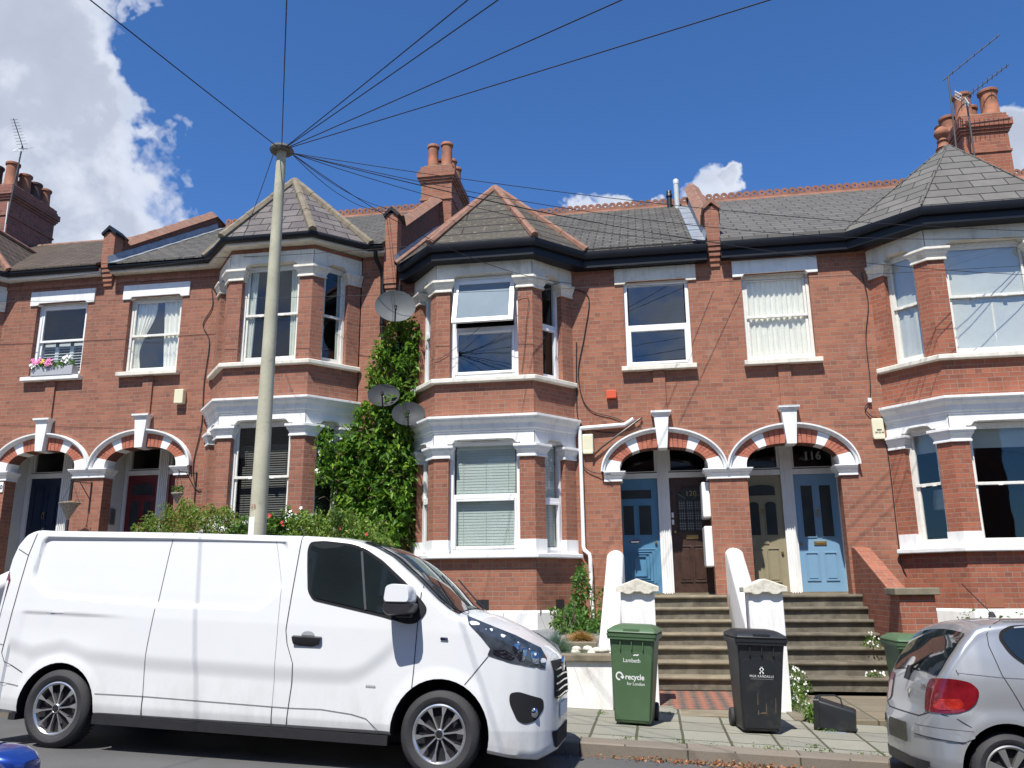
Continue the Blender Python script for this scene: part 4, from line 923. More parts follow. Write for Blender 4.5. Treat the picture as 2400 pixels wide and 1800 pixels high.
# ---- window box with flowers (H0)
T=Thing('window_box',(-6.8,-.06,5.68),'grey window box of pink and white petunias on the far left sill','window box')
mb=MB(); mb.box(-7.22,-6.33,-.13,.05,5.68,5.87); T.part('planter',mb,'greybox',bevel=.006)
m_,lv=leaves(420,lambda:(random.uniform(-7.2,-6.35),random.uniform(-.15,.04),random.uniform(5.84,5.98)),.06); T.part('foliage',m_,'leaf_dark',recalc=False,attr=lv)
def flowers(T,spots,m,r,name='flowers',parent=None):
    mb=MB()
    for x,y,z in spots:
        a0=random.random()*6; nn=Vector((random.uniform(-.4,.4),-1,random.uniform(.1,.8))).normalized(); R=nn.cross(Vector((0,0,1))).normalized(); U=R.cross(nn)
        c=Vector((x,y,z)); k=5
        for i in range(k):
            a=a0+2*PI*i/k; p=R*math.cos(a)+U*math.sin(a); q=R*math.cos(a+.9)+U*math.sin(a+.9); mb.face([c,c+p*r+nn*r*.2,c+(p+q)*r*.75,c+q*r+nn*r*.2])
    o=T.part(name,mb,m,recalc=False); o['kind']='stuff'; return o
flowers(T,[(random.uniform(-7.2,-7.0),-.16,random.uniform(5.93,6.0)) for _ in range(9)]+[(random.uniform(-6.9,-6.72),-.16,random.uniform(5.88,5.98)) for _ in range(10)],'petal_pink',.036,'pink_flowers')
flowers(T,[(random.uniform(-6.62,-6.4),-.14,random.uniform(5.92,6.05)) for _ in range(8)]+[(-7.2,-.16,5.9),(-7.17,-.16,5.86)],'petal_white',.04,'white_flowers')
flowers(T,[(-6.96,-.16,5.97),(-6.98,-.16,5.95)],'petal_yellow',.035,'yellow_flowers')
# ---- hanging baskets
def basket(x,xb,ztop,zb,r,lab,hasplant):
    T=Thing('hanging_basket',(x,-.45,zb),lab,'hanging basket','hanging baskets on brackets')
    mb=MB(); h=ztop-zb; mb.lathe([(r,ztop),(r*.95,ztop-.02),(r*.55,ztop-h*.5),(.02,zb),(0,zb)],(x,-.42,0),'z',20); mb.lathe([(r*1.05,ztop-.02),(r*1.08,ztop),(r*.9,ztop+.01)],(x,-.42,0),'z',20); T.part('cone',mb,'wicker',smooth=50)
    cb=MB()
    for k in range(3):
        a=2*PI*k/3+.3; cb.tube([(x+r*math.cos(a),-.42+r*math.sin(a),ztop),(x,-.42,ztop+.38)],.004,4)
    T.part('chains',cb,'blackplastic')
    bb=MB(); bb.tube([(xb,-.02,ztop+.43),(xb,-.02,ztop-.12)],.010,6); bb.tube([(xb,-.02,ztop+.40),(x,-.42,ztop+.385),(x-.01,-.45,ztop+.41)],.009,6); bb.tube([(xb,-.02,ztop+.10),(lerp(xb,x,.6),-.26,ztop+.39)],.008,6); T.part('bracket',bb,'blackplastic')
    if hasplant:
        m_,lv=leaves(120,lambda:(x+random.uniform(-r,r)*.7,-.42+random.uniform(-r,r)*.7,ztop+random.uniform(0,.12)),.06); T.part('foliage',m_,'leaf_dark',recalc=False,attr=lv)
    else:
        m_,lv=leaves(90,lambda:(x+random.uniform(-r,r)*.8,-.42+random.uniform(-r,r)*.8,ztop+random.uniform(-.01,.03)),.05); T.part('dried_plants',m_,'leaf_dry',recalc=False,attr=lv)
basket(-5.82,-5.72,3.18,2.88,.17,'larger wicker cone basket hanging on the pillar between the two left arches',False)
basket(-3.72,-3.62,3.30,3.12,.10,'small hanging basket with green plant beside the red door arch',True)
sg_=MB(); sg_.box(-7.70,-7.575,-.02,-.001,3.46,3.66); T=Thing('house_plaque',(-7.64,0,3.46),'small white oval-lettered plaque on the brick at the far left','sign'); T.part('plate',sg_,'upvc',bevel=.004)
s2=MB(); text_mb(s2,'0',.11,lambda x,y:(-7.61+x,-.0215,3.52+y),bold=.004); T.part('lettering',s2,'blackplastic',recalc=False)
# lamp behind the right bay window
T=Thing('table_lamp',(9.12,.25,2.3),'pale drum lampshade standing inside the right bay window','lamp')
mb=MB(); mb.lathe([(.19,2.76),(.21,2.76),(.19,3.06),(.17,3.06)],(9.12,.05,0),'z',28); T.part('lamp_shade',mb,'lampshade',smooth=50)
mb=MB(); mb.lathe([(.012,2.8),(.012,2.45),(.05,2.42),(.07,2.2),(0,2.2)],(9.12,.05,0),'z',14); T.part('lamp_base',mb,'metal',smooth=50)
# ------------------------------------------------------------------ ground, road, pavement
def gz(x,off=0): return g(x)+off
xs=[-500,-60,-40,-30,-20,-14,-10,-6,-3,0,3,6,10,14,20,30,40,60,500]
def strip(name,prof,m,kind='structure'):
    """prof = list of (y, height above g(x)); a sheet running along the street"""
    mb=MB(); 
    for a,b in zip(xs,xs[1:]):
        for (y0,h0),(y1,h1) in zip(prof,prof[1:]): mb.face([(a,y0,gz(a,h0)),(b,y0,gz(b,h0)),(b,y1,gz(b,h1)),(a,y1,gz(a,h1))])
    o=mb.build(name,m,None,(0,0,0),recalc=False); o['kind']=kind; return o
strip('ground',[(-500,-.9),(-60,-.9),(-30,-.35),(60,-.35),(500,-.9)],'soil')
strip('road',[(-17.2,-.115),(-12,.03),(-8.6,.03),(KERB,-.115)],'asphalt')
strip('kerb',[(KERB-.001,-.30),(KERB,-.012),(KERB+.02,.0),(KERB+.24,.004)],'kerb')
strip('pavement',[(KERB+.24,.0),(-4.0,.012),(-3.4,.012)],'paving')
strip('far_pavement',[(-20.5,.02),(-17.4,.0),(-17.2,0),(-17.19,-.2)],'paving')
# path areas in front of the steps
def patch(name,x0,x1,y0,y1,z0,m,lab=None): 
    mb=MB(); mb.box(x0,x1,y0,y1,z0-.3,z0); o=mb.build(name,m,None,(0,0,0)); o['kind']='structure'; return o
patch('tiled_path',4.02,5.62,-3.62,-1.9,.265,'checker'); patch('path_threshold',4.02,5.62,-4.10,-3.622,.262,'stone')
patch('flagstone_path',5.95,7.75,-4.0,-1.9,.225,'flags')
# raised garden beds
patch('garden_bed',-5.0,-.12,-3.95,-.0,.95,'soil'); mb=MB(); mb.hexa([(-.1,-3.2,.5),(3.8,-3.2,.5),(3.8,0,.5),(-.1,0,.5),(-.1,-3.2,.89),(3.8,-3.2,.89),(3.8,0,1.03),(-.1,0,1.03)]); mb.build('slate_chip_bed','chips',None,(0,0,0))['kind']='structure'; patch('lower_slate_chip_bed',-.1,3.80,-3.85,-3.2,.80,'chips'); patch('right_garden_bed',7.98,14,-3.9,0,.62,'soil'); patch('left_garden_bed',-13,-7.7,-3.95,0,.95,'soil')
# ------------------------------------------------------------------ steps
def steps(x0,x1,lab,xr=None,m='stone'):
    T=Thing('front_steps',((x0+x1)/2,-1.95,.25),lab,'steps','stone steps up to the front doors')
    tr=MB(); ri=MB(); n=7
    for k in range(n):
        z=1.49-.173*k; y=-.41-.2544*k; yb=.05 if k==0 else y+.2544+.02
        tr.box(x0,x1,y-.0,yb+.02,z-.05,z); 
        tr.tube([(x0,y,z-.026),(lerp(x0,x1,.33),y-.004,z-.025),(lerp(x0,x1,.66),y+.003,z-.028),(x1,y,z-.026)],.026,8)
        ri.box(x0,x1,y+.018,.02,z-.175,z-.049)
    T.part('treads',tr,m,bevel=.004); T.part('risers',ri,'riser')
steps(4.02,5.62,'worn stone steps with rounded nosings up to the blue and brown doors'); steps(5.95,7.60,'darker worn stone steps with daisies up to the olive and pale blue doors',m='stone_dark')
steps(-5.6,-4.1,'stone steps up to the red door, behind the van')
# raking stair walls
def rakewall(x0,x1,pts,m,lab,zb=0,rt=True,dx=0,grp='walls beside the front steps',name='stair_wall'):
    """solid raking wall; pts (y,z) of the top from the house outwards"""
    mb=MB(); w=(x1-x0)/2; n=12
    vs=[];fs=[]; ring=[(0,None)]
    for y,z in pts:
        sh=dx*(-y)
        r=[(x0+sh,y,zb)]+[(x0+w+sh-w*math.cos(PI*k/n),y,z-w*.9+w*.9*math.sin(PI*k/n)) for k in range(n+1)]+[(x1+sh,y,zb)]
        if not rt: r=[(x0+sh,y,zb)]+[(x0+sh,y,z)]+[(lerp(x0,x1,k/(n-1))+sh,y,z) for k in range(1,n)]+[(x1+sh,y,z),(x1+sh,y,zb)]
        vs+=r
    m_=len(vs)//len(pts)
    for i in range(len(pts)-1):
        for j in range(m_-1): fs.append((i*m_+j,i*m_+j+1,(i+1)*m_+j+1,(i+1)*m_+j))
    mb.raw(vs,fs); mb.poly(vs[:m_]); mb.poly(vs[-m_:])
    return single(name,mb,m,lab,'wall',grp,smooth=35)
rakewall(3.79,4.06,[(.0,2.21),(-.3,2.19),(-.42,2.12),(-2.9,1.02),(-3.15,.78)],'whitewall','round-topped white wall sloping down on the left of the blue door steps')
rakewall(5.665,5.925,[(.0,2.22),(-.3,2.2),(-.42,2.13),(-2.7,1.02),(-3.0,.85)],'whitewall','round-topped white wall sloping between the two flights of steps')
rakewall(7.60,7.83,[(.0,2.20),(-.2,2.18),(-2.0,1.52)],'brick_orange','low sloping red brick wall on the right of the pale blue door steps',rt=False)
rakewall(-6.0,-5.66,[(.0,2.5),(-.3,2.46),(-3.2,1.35)],'whitewall','white sloping stair wall behind the back of the van')
rakewall(-7.9,-7.62,[(.0,2.5),(-.4,2.42),(-3.4,1.60)],'whitewall','white sloping stair wall at the far left edge')
def pier(x0,x1,y0,y1,z0,z1,m,capm,lab,capz=.1,apex=.10,scal=True):
    T=Thing('gate_pier',((x0+x1)/2,(y0+y1)/2,z0),lab,'gate pier','gate piers at the pavement')
    mb=MB(); mb.box(x0,x1,y0,y1,z0,z1); T.part('shaft',mb,m,bevel=.008)
    cb=MB(); e=.055; xm=(x0+x1)/2; ym=(y0+y1)/2
    if apex:
        n=14; prof=[]
        for k in range(n+1):
            t=k/n; x=lerp(x0-e,x1+e,t); z=z1+capz+apex*(1-abs(2*t-1)); zl=z1-(.022 if .18<t<.42 or .58<t<.82 else .0)
            prof.append((x,z,zl))
        pts=[(x,y0-e,z) for x,z,_ in prof]+[(x,y0-e,zl) for x,_,zl in prof[::-1]]
        cb.prism(pts,(0,y1-y0+2*e,0))
    else: cb.box(x0-e,x1+e,y0-e,y1+e,z1,z1+capz)
    T.part('cap',cb,capm,bevel=.012); return T
pier(4.11,4.52,-3.45,-3.05,.2,1.57,'whitewall','capstone','white gate pier with flaking gabled cap behind the green recycling bin',capz=.065,apex=.095)
pier(5.62,6.02,-3.40,-3.0,.2,1.555,'whitewall','capstone','white gate pier with flaking gabled cap behind the black bin',capz=.065,apex=.095)
pier(7.57,8.0,-2.45,-2.05,.1,1.50,'brick_orange','stone','square red brick gate pier with flat stone cap',capz=.09,apex=0)
# garden walls
def gwall(x0,x1,y0,y1,ztop,m,lab,cap=True,cz=.075):
    T=Thing('garden_wall',((x0+x1)/2,(y0+y1)/2,g((x0+x1)/2)),lab,'garden wall','low walls along the pavement')
    mb=MB(); mb.box(x0,x1,y0,y1,-.3,ztop-cz); T.part('wall',mb,m)
    if cap: c=MB(); c.box(x0-.01,x1+.01,y0-.04,y1+.04,ztop-cz,ztop); T.part('coping',c,'stone',bevel=.01)
gwall(-.12,4.0,-3.98,-3.78,.885,'whitewall','low white garden wall with stone coping behind the front of the van')
mb=MB(); mb.box(1.2,3.79,-3.24,-3.08,.75,.97); single('retaining_kerb',mb,'stone','stone edging step of the slate chip bed above the white wall','edging',bevel=.01)
gwall(-4.0,-.16,-3.98,-3.78,1.45,'whitewall','garden wall hidden behind the van below the hedges'); gwall(8.0,14,-3.9,-3.7,.8,'brick_orange','low red brick garden wall behind the silver car')
mb=MB(); mb.box(8.02,14,-2.3,-2.1,.3,1.12); single('white_garden_wall',mb,'whitewall','long low white wall beyond the silver car roof','wall')
# air bricks
for x,y,z,lab,m in ((1.85,-.757,1.37,'dark metal air brick low in the centre bay, nearer the van','blackplastic'),):
    mb=MB(); mb.box(x-.10,x+.10,y-.004,y+.001,z-.07,z+.08); single('air_brick',mb,m,lab,'air brick','air bricks low in the bays')
fn,L=facefn((1.87+.84,-.75),(1.87+1.44,0)); mb=MB(); fbox(mb,fn,.42,.60,-.006,0,1.29,1.44); single('air_brick',mb,'blackplastic','dark metal air brick low in the centre bay, beside the green shrub','air brick','air bricks low in the bays')
mb=MB(); mb.box(9.18,9.42,-.758,-.749,1.30,1.46); single('air_brick',mb,'terracotta','orange terracotta air brick below the right bay window','air brick','air bricks low in the bays')
# ------------------------------------------------------------------ pole and wires
PX,PY=.25,-5.30
ZT=6.87
T=Thing('telegraph_pole',(PX,PY,g(PX)),'tall tapering grey pole with a round disc on top, behind the white van','telegraph pole')
mb=MB(); mb.lathe([(.100,g(PX)-.1),(.096,2.0),(.077,4.5),(.057,ZT-.09),(.057,ZT),(0,ZT)],(PX,PY,0),'z',28); T.part('shaft',mb,'concrete_pole',smooth=50)
mb=MB(); mb.lathe([(.0,ZT-.01),(.135,ZT-.01),(.145,ZT+.015),(.13,ZT+.05),(.06,ZT+.075),(0,ZT+.08)],(PX,PY,0),'z',28); T.part('disc',mb,'pole_disc',smooth=40)
mb=MB(); mb.raw([(PX+.0965*math.cos(a),PY+.0965*math.sin(a),z) for z in (2.2,2.41) for a in [PI*(1.12+.40*i/8) for i in range(9)]],[(i,i+1,i+10,i+9) for i in range(8)]); T.part('white_paint_patch',mb,'whitewall')
mb=MB(); text_mb(mb,'25',.07,lambda x,y:(PX-.02+x,PY-.098,2.50+y)); T.part('pole_number',mb,'terracotta')
WN=[0]
def wire(a,b,lab,sag=.25,r=.0052,grp='overhead telephone wires',n=24):
    a=Vector(a);b=Vector(b); pts=[]
    for k in range(n+1):
        t=k/n; p=a.lerp(b,t); p.z-=sag*4*t*(1-t); pts.append(p)
    mb=MB(); mb.tube(pts,r,5); single('overhead_wire',mb,'wire',lab,'wire',grp,org=tuple(a))
TP=(PX,PY,ZT+.02)
# houses across the road (they show as reflections in the lower windows and in the car glass)
for k in range(7):
    x0=-31+k*7.0; T=Thing('facing_house',(x0+3.5,-24,g(x0+3.5)),'brick house across the road, seen only reflected in the windows','house','houses facing the terrace')
    mb=MB(); mb.box(x0,x0+7,-30,-21.5,-1,7.3); mb.box(x0+.7,x0+3.2,-21.6,-20.7,-1,7.0); T.part('wall',mb,'brick_dark')
    mb=MB(); mb.prism([(x0,-21.2,7.25),(x0,-25.7,10.0),(x0,-30.2,7.25)],(7,0,0)); T.part('roof',mb,'slate_old')
    for a,b,y in ((x0+1.2,x0+2.7,-20.68),(x0+4.6,x0+5.8,-21.48)):
        for z0,z1 in ((2.2,4.0),(5.1,6.6)):
            mb=MB(); mb.box(a-.15,b+.15,y,y+.03,z0-.15,z1+.25); w_=T.part('window_surround',mb,'white'); mb=MB(); mb.box(a,b,y+.03,y+.04,z0,z1); T.part('window_pane',mb,'bronze',parent=w_)
for n,(ex,lab) in enumerate((((.313,-8.759,6.3),'wire leaving the pole top to the upper left corner of the picture'),((1.795,-8.496,6.3),'wire rising almost straight up from the pole top'),
    ((3.167,-8.253,6.3),'left wire of the close pair rising steeply to the right from the pole top'),((3.397,-8.212,6.3),'right wire of the close pair rising steeply to the right from the pole top'),
    ((4.34,-8.045,6.3),'wire from the pole top to the middle of the top edge of the picture'),((5.473,-7.844,6.3),'lowest and flattest of the wires rising to the right from the pole top'))):
    d=Vector(ex)-Vector(TP); e=Vector(TP)+d*4.2; wire(TP,e,lab,sag=.10,r=.0058)
wire((PX-.1,PY,ZT),(-2.6,-.9,7.80),'wire from the pole top down left to the tan-hipped turret gutter',sag=.05,r=.005)
for k,(e,lab,sg) in enumerate((((-.09,-.1,8.60),'upper wire of the pair from the pole to the left parapet pilaster',.12),((-.13,-.1,8.55),'lower wire of the pair from the pole to the left parapet pilaster',.20),
    ((3.34,-.1,6.86),'wire from the pole top to the right pier of the centre bay',.35),((5.69,-.42,7.33),'wire from the pole top to the gutter below the right parapet',.25),((6.15,-.40,7.25),'wire from the pole top to the gutter just right of the right parapet',.12),
    ((10.5,-.8,6.97),'highest long wire crossing the slates to the right bay',.18),((10.46,-.8,6.87),'second long wire crossing the slates to the right bay',.40),((10.37,-.8,6.25),'lowest long wire crossing the window of the right bay',.30))):
    wire((PX+.10,PY+.05,ZT-.0),e,lab,sag=sg,r=.0048)
wire((-11,-.5,7.36),(-3.24,-.7,7.60),'thin wire strung along the gutters of the two left houses',sag=.03,r=.005,grp='thin wires along the house fronts'); wire((-3.24,-.7,7.60),(1.02,-1.1,7.36),'thin wire strung from the tan turret to the centre turret gutter',sag=.03,r=.005,grp='thin wires along the house fronts'); wire((-11,-1.2,7.10),(12,-1.2,6.25),'thin wire crossing below the frieze of all the bays',sag=.22,r=.004,grp='thin wires along the house fronts')
# ------------------------------------------------------------------ aerials
def aerial(base,top,tip,nel,elw,lab,panel=None,grid=False):
    T=Thing('tv_aerial',base,lab,'aerial','television aerials on the chimneys')
    b,t,e=Vector(base),Vector(top),Vector(tip); mb=MB(); mb.tube([b,t],.018,8); T.part('mast',mb,'metal_dark')
    d=(e-t); dn=d.normalized(); side=dn.cross(Vector((0,0,1))).normalized(); up=side.cross(dn)
    mb=MB(); mb.tube([t-dn*.12,e],.011,6)
    for k in range(nel):
        p=t+d*((k+.6)/nel); w=elw*(1-.35*k/nel); mb.tube([p-side*w,p+side*w],.0055,5)
    T.part('boom',mb,'metal_dark')
    if panel:
        mb=MB(); c=t-dn*.06
        for s in (-1,1):
            for i in range(4): p=c+up*(s*(.05+.05*i)) -dn*(.01*i); mb.tube([p-side*panel,p+side*panel],.009,5)
            for q in (-1,0,1): mb.tube([c+up*s*.05+side*panel*q,c+up*s*.2+side*panel*q-dn*.03],.008,5)
        T.part('reflector',mb,'upvc')
aerial((10.94,2.45,9.6),(10.99,2.4,11.78),(11.95,2.1,12.42),7,.07,'taller dark aerial left of the right chimney pots',None)
aerial((11.21,2.30,9.4),(11.20,2.25,11.17),(11.97,2.0,11.66),9,.13,'lower aerial with white grid reflector before the right chimney',.13)
aerial((-11.1,2.95,10.6),(-10.96,2.95,12.75),(-10.92,2.5,13.26),9,.14,'aerial with pale reflector on the far left chimney',.17)
mb=MB(); mb.tube([(-11.15,2.97,11.2),(-11.10,2.93,10.6),(-11.12,2.95,9.9),(-10.95,2.4,9.3),(-11.2,1.8,9.0)],.012,5); single('aerial_cable',mb,'upvc','pale cable hanging from the far left aerial down the chimney','cable')
# ------------------------------------------------------------------ plants
def inside(poly,ylo,yhi,edge=.0):
    xs_=[p[0] for p in poly]; zs_=[p[1] for p in poly]
    def f():
        while True:
            x=random.uniform(min(xs_),max(xs_)); z=random.uniform(min(zs_),max(zs_))
            if inpoly(poly,x,z):
                # clumps and gaps
                nz=math.sin(x*9+z*3.1)*math.sin(z*7.3-x*4)+.6*math.sin(x*23+1)*math.sin(z*19)
                if nz<-.35 and random.random()<.82: continue
                return (x,random.uniform(ylo,yhi) if nz<0 else random.uniform(ylo-.06,yhi),z)
    return f
def climber():
    T=Thing('climbing_plant',(.2,-.1,.9),'tall leafy green climber between the two bays below the dishes','climbing plant')
    polyA=[(-.35,5.5),(-.25,5.9),(.05,6.35),(.45,6.45),(.62,6.0),(.58,5.0),(.45,4.6),(-.1,4.6),(-.32,4.95)]
    polyB=[(-.40,4.75),(-.05,4.95),(.42,4.8),(.50,4.3),(.58,3.6),(.52,2.9),(.35,2.5),(.30,1.6),(-.5,1.6),(-.62,2.6),(-.80,3.0),(-.88,3.5),(-.92,4.05),(-.6,4.30)]
    polyC=[(.2,1.7),(.55,1.7),(.62,3.0),(.3,3.0)]
    ls=[]; 
    a,l1=leaves(2500,inside(polyA,-.30,-.04),.10,2.1,out=(-.1,-.8,.9)); b,l2=leaves(6600,inside(polyB,-.48,-.08),.115,2.0,out=(-.1,-.8,.9)); c,l3=leaves(420,inside(polyC,-.3,-.05),.08)
    # pushed out sprays at the left edge
    d,l4=leaves(420,lambda:(lambda s,t:( -.86-.25*s*random.random(), -.75+.35*random.random(), lerp(3.3,4.2,t)+.15*random.random()))(random.random(),random.random()),.09,2.2)
    for q in (b,c,d): a.raw(q.v,q.f)
    T.part('foliage',a,'leaf_ivy',recalc=False,attr=l1+l2+l3+l4)
    st=MB()
    for x in (-.3,.0,.25,.4): st.tube([(x,-.12,.9),(x+.1,-.15,2.2),(x-.05,-.1,3.5),(.2+x*.2,-.08,4.8),(.25+x*.3,-.08,6.2)],[.03,.025,.02,.015,.008],6)
    for k in range(26): x,z=random.uniform(-1.0,.5),random.uniform(2.2,4.4); st.tube([(x,-.3,z),(x-.12,-.5,z+.15),(x-.25*random.random(),-.6,z+.1)],.006,4)
    T.part('stems',st,'wood')
    flowers(T,[(-1.0,-.66,3.92),(-.98,-.66,3.87),(-1.05,-.62,3.60),(-1.02,-.64,3.55),(-.85,-.56,4.1)],'petal_white',.032)
climber()
def shrub(x0,x1,y0,y1,zb,topf,n,size,m,name,lab,elong=1.8,extra=None,stemn=8,out=(0,-1,.3),grp='shrubs behind the van'):
    T=Thing(name,((x0+x1)/2,(y0+y1)/2,zb),lab,'shrub',grp)
    def smp():
        while True:
            x=random.uniform(x0,x1); t=random.random(); y=lerp(y0,y1,t); top=topf(x)+.08*math.sin(x*11+y*5)+.05*math.sin(x*29)
            z=top-(random.random()**2.2)*(top-zb); nz=math.sin(x*12+z*5)*math.sin(z*11-x*6+y*4)
            if nz<-.55 and random.random()<.65: continue
            if random.random()<.35: y=y0+random.random()*.12
            return (x,y,z)
    a,l=leaves(n,smp,size,elong,out=out); T.part('foliage',a,m,recalc=False,attr=l)
    st=MB()
    for k in range(stemn):
        x=random.uniform(lerp(x0,x1,.2),lerp(x0,x1,.8)); y=random.uniform(y0,y1); st.tube([(x,(y0+y1)/2,zb-.05),(x+random.uniform(-.1,.1),y,(zb+topf(x))/2),(x+random.uniform(-.25,.25),y,topf(x)-.05)],[.018,.012,.005],5)
    T.part('stems',st,'wood')
    if extra: extra(T)
    return T
shrub(-2.35,-.95,-3.7,-2.9,.95,lambda x:interp([(-2.35,2.38),(-2.1,2.58),(-1.7,2.70),(-1.2,2.62),(-.95,2.54)],x),13000,.056,'leaf_nandina','feathery_shrub','feathery shrub with red-tinged new leaves left of the pole behind the van',3.2)
shrub(-.98,-.05,-3.7,-3.0,.95,lambda x:interp([(-.98,2.5),(-.6,2.5),(-.2,2.58),(-.05,2.50)],x),5200,.06,'leaf_rose','rose_bush','rose bush with red and white flowers just right of the pole',1.5,
  extra=lambda T:(flowers(T,[(random.uniform(-.62,-.42),-3.72,random.uniform(2.38,2.6)) for _ in range(10)]+[(.0,-3.72,2.52),(-.1,-3.7,2.62),(.05,-3.72,2.66)],'petal_white',.02,'white_flowers'),flowers(T,[(-.38,-3.72,2.58),(-.36,-3.74,2.56),(-.2,-3.72,2.48),(-.18,-3.72,2.45),(.0,-3.7,2.60)],'petal_red',.020,'red_flowers')))
shrub(-.12,1.12,-3.75,-2.9,.95,lambda x:interp([(-.12,2.46),(.3,2.56),(.7,2.52),(.95,2.40),(1.12,2.15)],x),11000,.042,'leaf_euonymus','variegated_shrub','clipped yellow-green variegated shrub behind the van bonnet',1.5,
  extra=lambda T:flowers(T,[(.62,-3.8,2.38),(.98,-3.8,2.30)],'petal_red',.018,'red_flowers'))
def bush2():
    T=Thing('wall_shrub',(3.5,-.6,.9),'leafy green shrub growing up beside the white waste pipe','shrub')
    pA=[(3.30,1.0),(3.20,1.35),(3.30,1.75),(3.36,2.0),(3.48,1.95),(3.56,1.5),(3.56,1.0)]; pB=[(3.05,1.05),(2.98,1.3),(3.3,1.35),(3.75,1.30),(3.82,1.0),(3.8,.9),(3.3,.9)]
    a,l1=leaves(1100,inside(pA,-.9,-.55),.065,1.7); b,l2=leaves(1500,inside(pB,-1.6,-.6),.07,1.7); c,l3=leaves(160,lambda:(random.uniform(3.55,3.78),-.5,random.uniform(1.3,1.62)),.05)
    for q in (b,c): a.raw(q.v,q.f)
    T.part('foliage',a,'leaf_dark',recalc=False,attr=l1+l2+l3)
    st=MB()
    for x in (3.35,3.45,3.6): st.tube([(x,-.8,.88),(x-.05,-.8,1.3),(x,-.75,1.8)],[.012,.009,.004],5)
    T.part('stems',st,'wood')
bush2()
def tuft(cx,cy,cz,n,h,spread,m,name,lab,cat,droop=.5,r=.0035,grp=None,heads=0):
    vs=[];fs=[];lv=[]
    for i in range(n):
        a=random.random()*2*PI; s=abs(random.gauss(0,.6)); hh=h*random.uniform(.6,1.1); dx,dy=math.cos(a)*spread*s,math.sin(a)*spread*s; x0=cx+dx*.25;y0=cy+dy*.25
        w=r*random.uniform(.7,1.3); px_,py_=-math.sin(a)*w,math.cos(a)*w; b=len(vs); K=4
        for k in range(K+1):
            t=k/K; x=x0+dx*t*t*1.3; y=y0+dy*t*t*1.3; z=cz+hh*(t-droop*s*t*t*.7); ww=(1-t*.9); vs+=[(x-w*ww,y-w*ww*.5,z),(x+w*ww,y+w*ww*.5,z)]
        for k in range(K): fs.append((b+2*k,b+2*k+1,b+2*k+3,b+2*k+2)); lv.append(random.random())
    mb=MB(); mb.raw(vs,fs)
    T=Thing(name,(cx,cy,cz),lab,cat,grp); T.part('blades',mb,m,recalc=False,attr=lv)
    if heads:
        hb=MB()
        for k in range(heads):
            x=cx+random.uniform(-.28,.3); y=cy+.3; z=cz+random.uniform(.38,.58); hb.tube([(cx,cy+.1,cz),(x,y,z)],.0022,4); hb.tube([(x,y,z),(x+.005,y,z+.05),(x,y,z+.12)],[.004,.012,.002],5)
        T.part('seed_heads',hb,'leaf_dry' if False else 'wood')
    return T
tuft(3.30,-3.45,.80,1700,.30,.34,'leaf_grass','blue_grass','tuft of blue-grey grass hanging over the white garden wall','grass',.9,heads=6)
tuft(3.52,-2.35,.92,1300,.15,.36,'leaf_dry','dry_grass','flattened clump of dry orange grass on the slate chippings','grass',1.2,.0045)
tuft(3.58,-3.3,.80,260,.10,.14,'leaf_weed','green_clump','small yellow-green clump beside the foot of the white wall','plant',.8)
# pile of white stones
mb=MB()
for k in range(9):
    bmx=random.uniform(3.55,3.92); mb.lathe([(0,-.03),(.05,-.02),(.065,0),(.045,.03),(0,.04)],(bmx,-3.62+random.uniform(-.08,.08),.87+random.uniform(0,.05)),'z',7,(1,.8))
single('white_stones',mb,'capstone','heap of pale stones on the wall coping beside the green bin','stones',smooth=60)
def daisies(cx,cy,cz,rx,ry,rz,n,nf,lab):
    T=Thing('daisy_clump',(cx,cy,cz),lab,'plant','daisies growing on the steps')
    def s(): 
        while True:
            x,y,z=random.uniform(-1,1),random.uniform(-1,1),random.random()
            if x*x+y*y+z*z<1: return (cx+x*rx,cy+y*ry,cz+z*rz)
    a,l=leaves(n,s,.035,2.5); T.part('foliage',a,'leaf_weed',recalc=False,attr=l)
    fl=[]; 
    for _ in range(nf): x,y,z=s(); fl.append((x,y-.03,z+.02))
    flowers(T,fl,'petal_white',.011)
daisies(6.18,-2.15,.30,.30,.16,.34,1500,110,'big clump of white daisies at the foot of the right hand steps'); daisies(6.12,-3.1,.22,.13,.5,.30,900,40,'trailing daisies beside the white pier foot behind the black bin'); daisies(7.45,-1.35,.80,.14,.2,.18,200,16,'small daisies where the steps meet the low brick wall'); daisies(7.32,-1.85,.45,.14,.06,.10,120,12,'few daisies on the lower right end of the steps')
mb_,lv=leaves(200,lambda:(random.uniform(6.08,6.22),random.uniform(-4.15,-3.95),.2+random.random()*.16),.10,4); single('weed_clump',mb_,'leaf_weed','long-leaved weed at the corner behind the black bin','weed',attr=lv,recalc=False)
# weeds in the joints and litter in the gutter
def scatter(n,smp,size,m,name,lab,cat,kind='stuff',el=2.2,up=.8):
    a,l=leaves(n,smp,size,el,up=up,outw=.1); o=single(name,a,m,lab,cat,None,kind,recalc=False,attr=l); return o
def weedspots():
    x,y,s=random.choice(WS); return (x+random.gauss(0,s),y+random.gauss(0,s*.35),g(x)+.005+random.random()*.03)
WS=[(4.6,-4.05,.06),(5.2,-3.66,.05),(6.95,-3.65,.07),(7.2,-3.6,.08),(7.5,-3.8,.07),(7.05,-3.4,.08),(5.05,-5.72,.10),(5.5,-5.73,.08),(5.9,-5.73,.08),(6.4,-5.72,.1),(7.0,-5.74,.12),(4.2,-5.7,.05),(3.9,-4.3,.04),(6.15,-4.6,.06),(4.7,-5.72,.06),(5.9,-5.5,.03)]
scatter(750,weedspots,.022,'leaf_weed','pavement_weeds','green weeds sprouting along the slab joints and kerb','weeds')
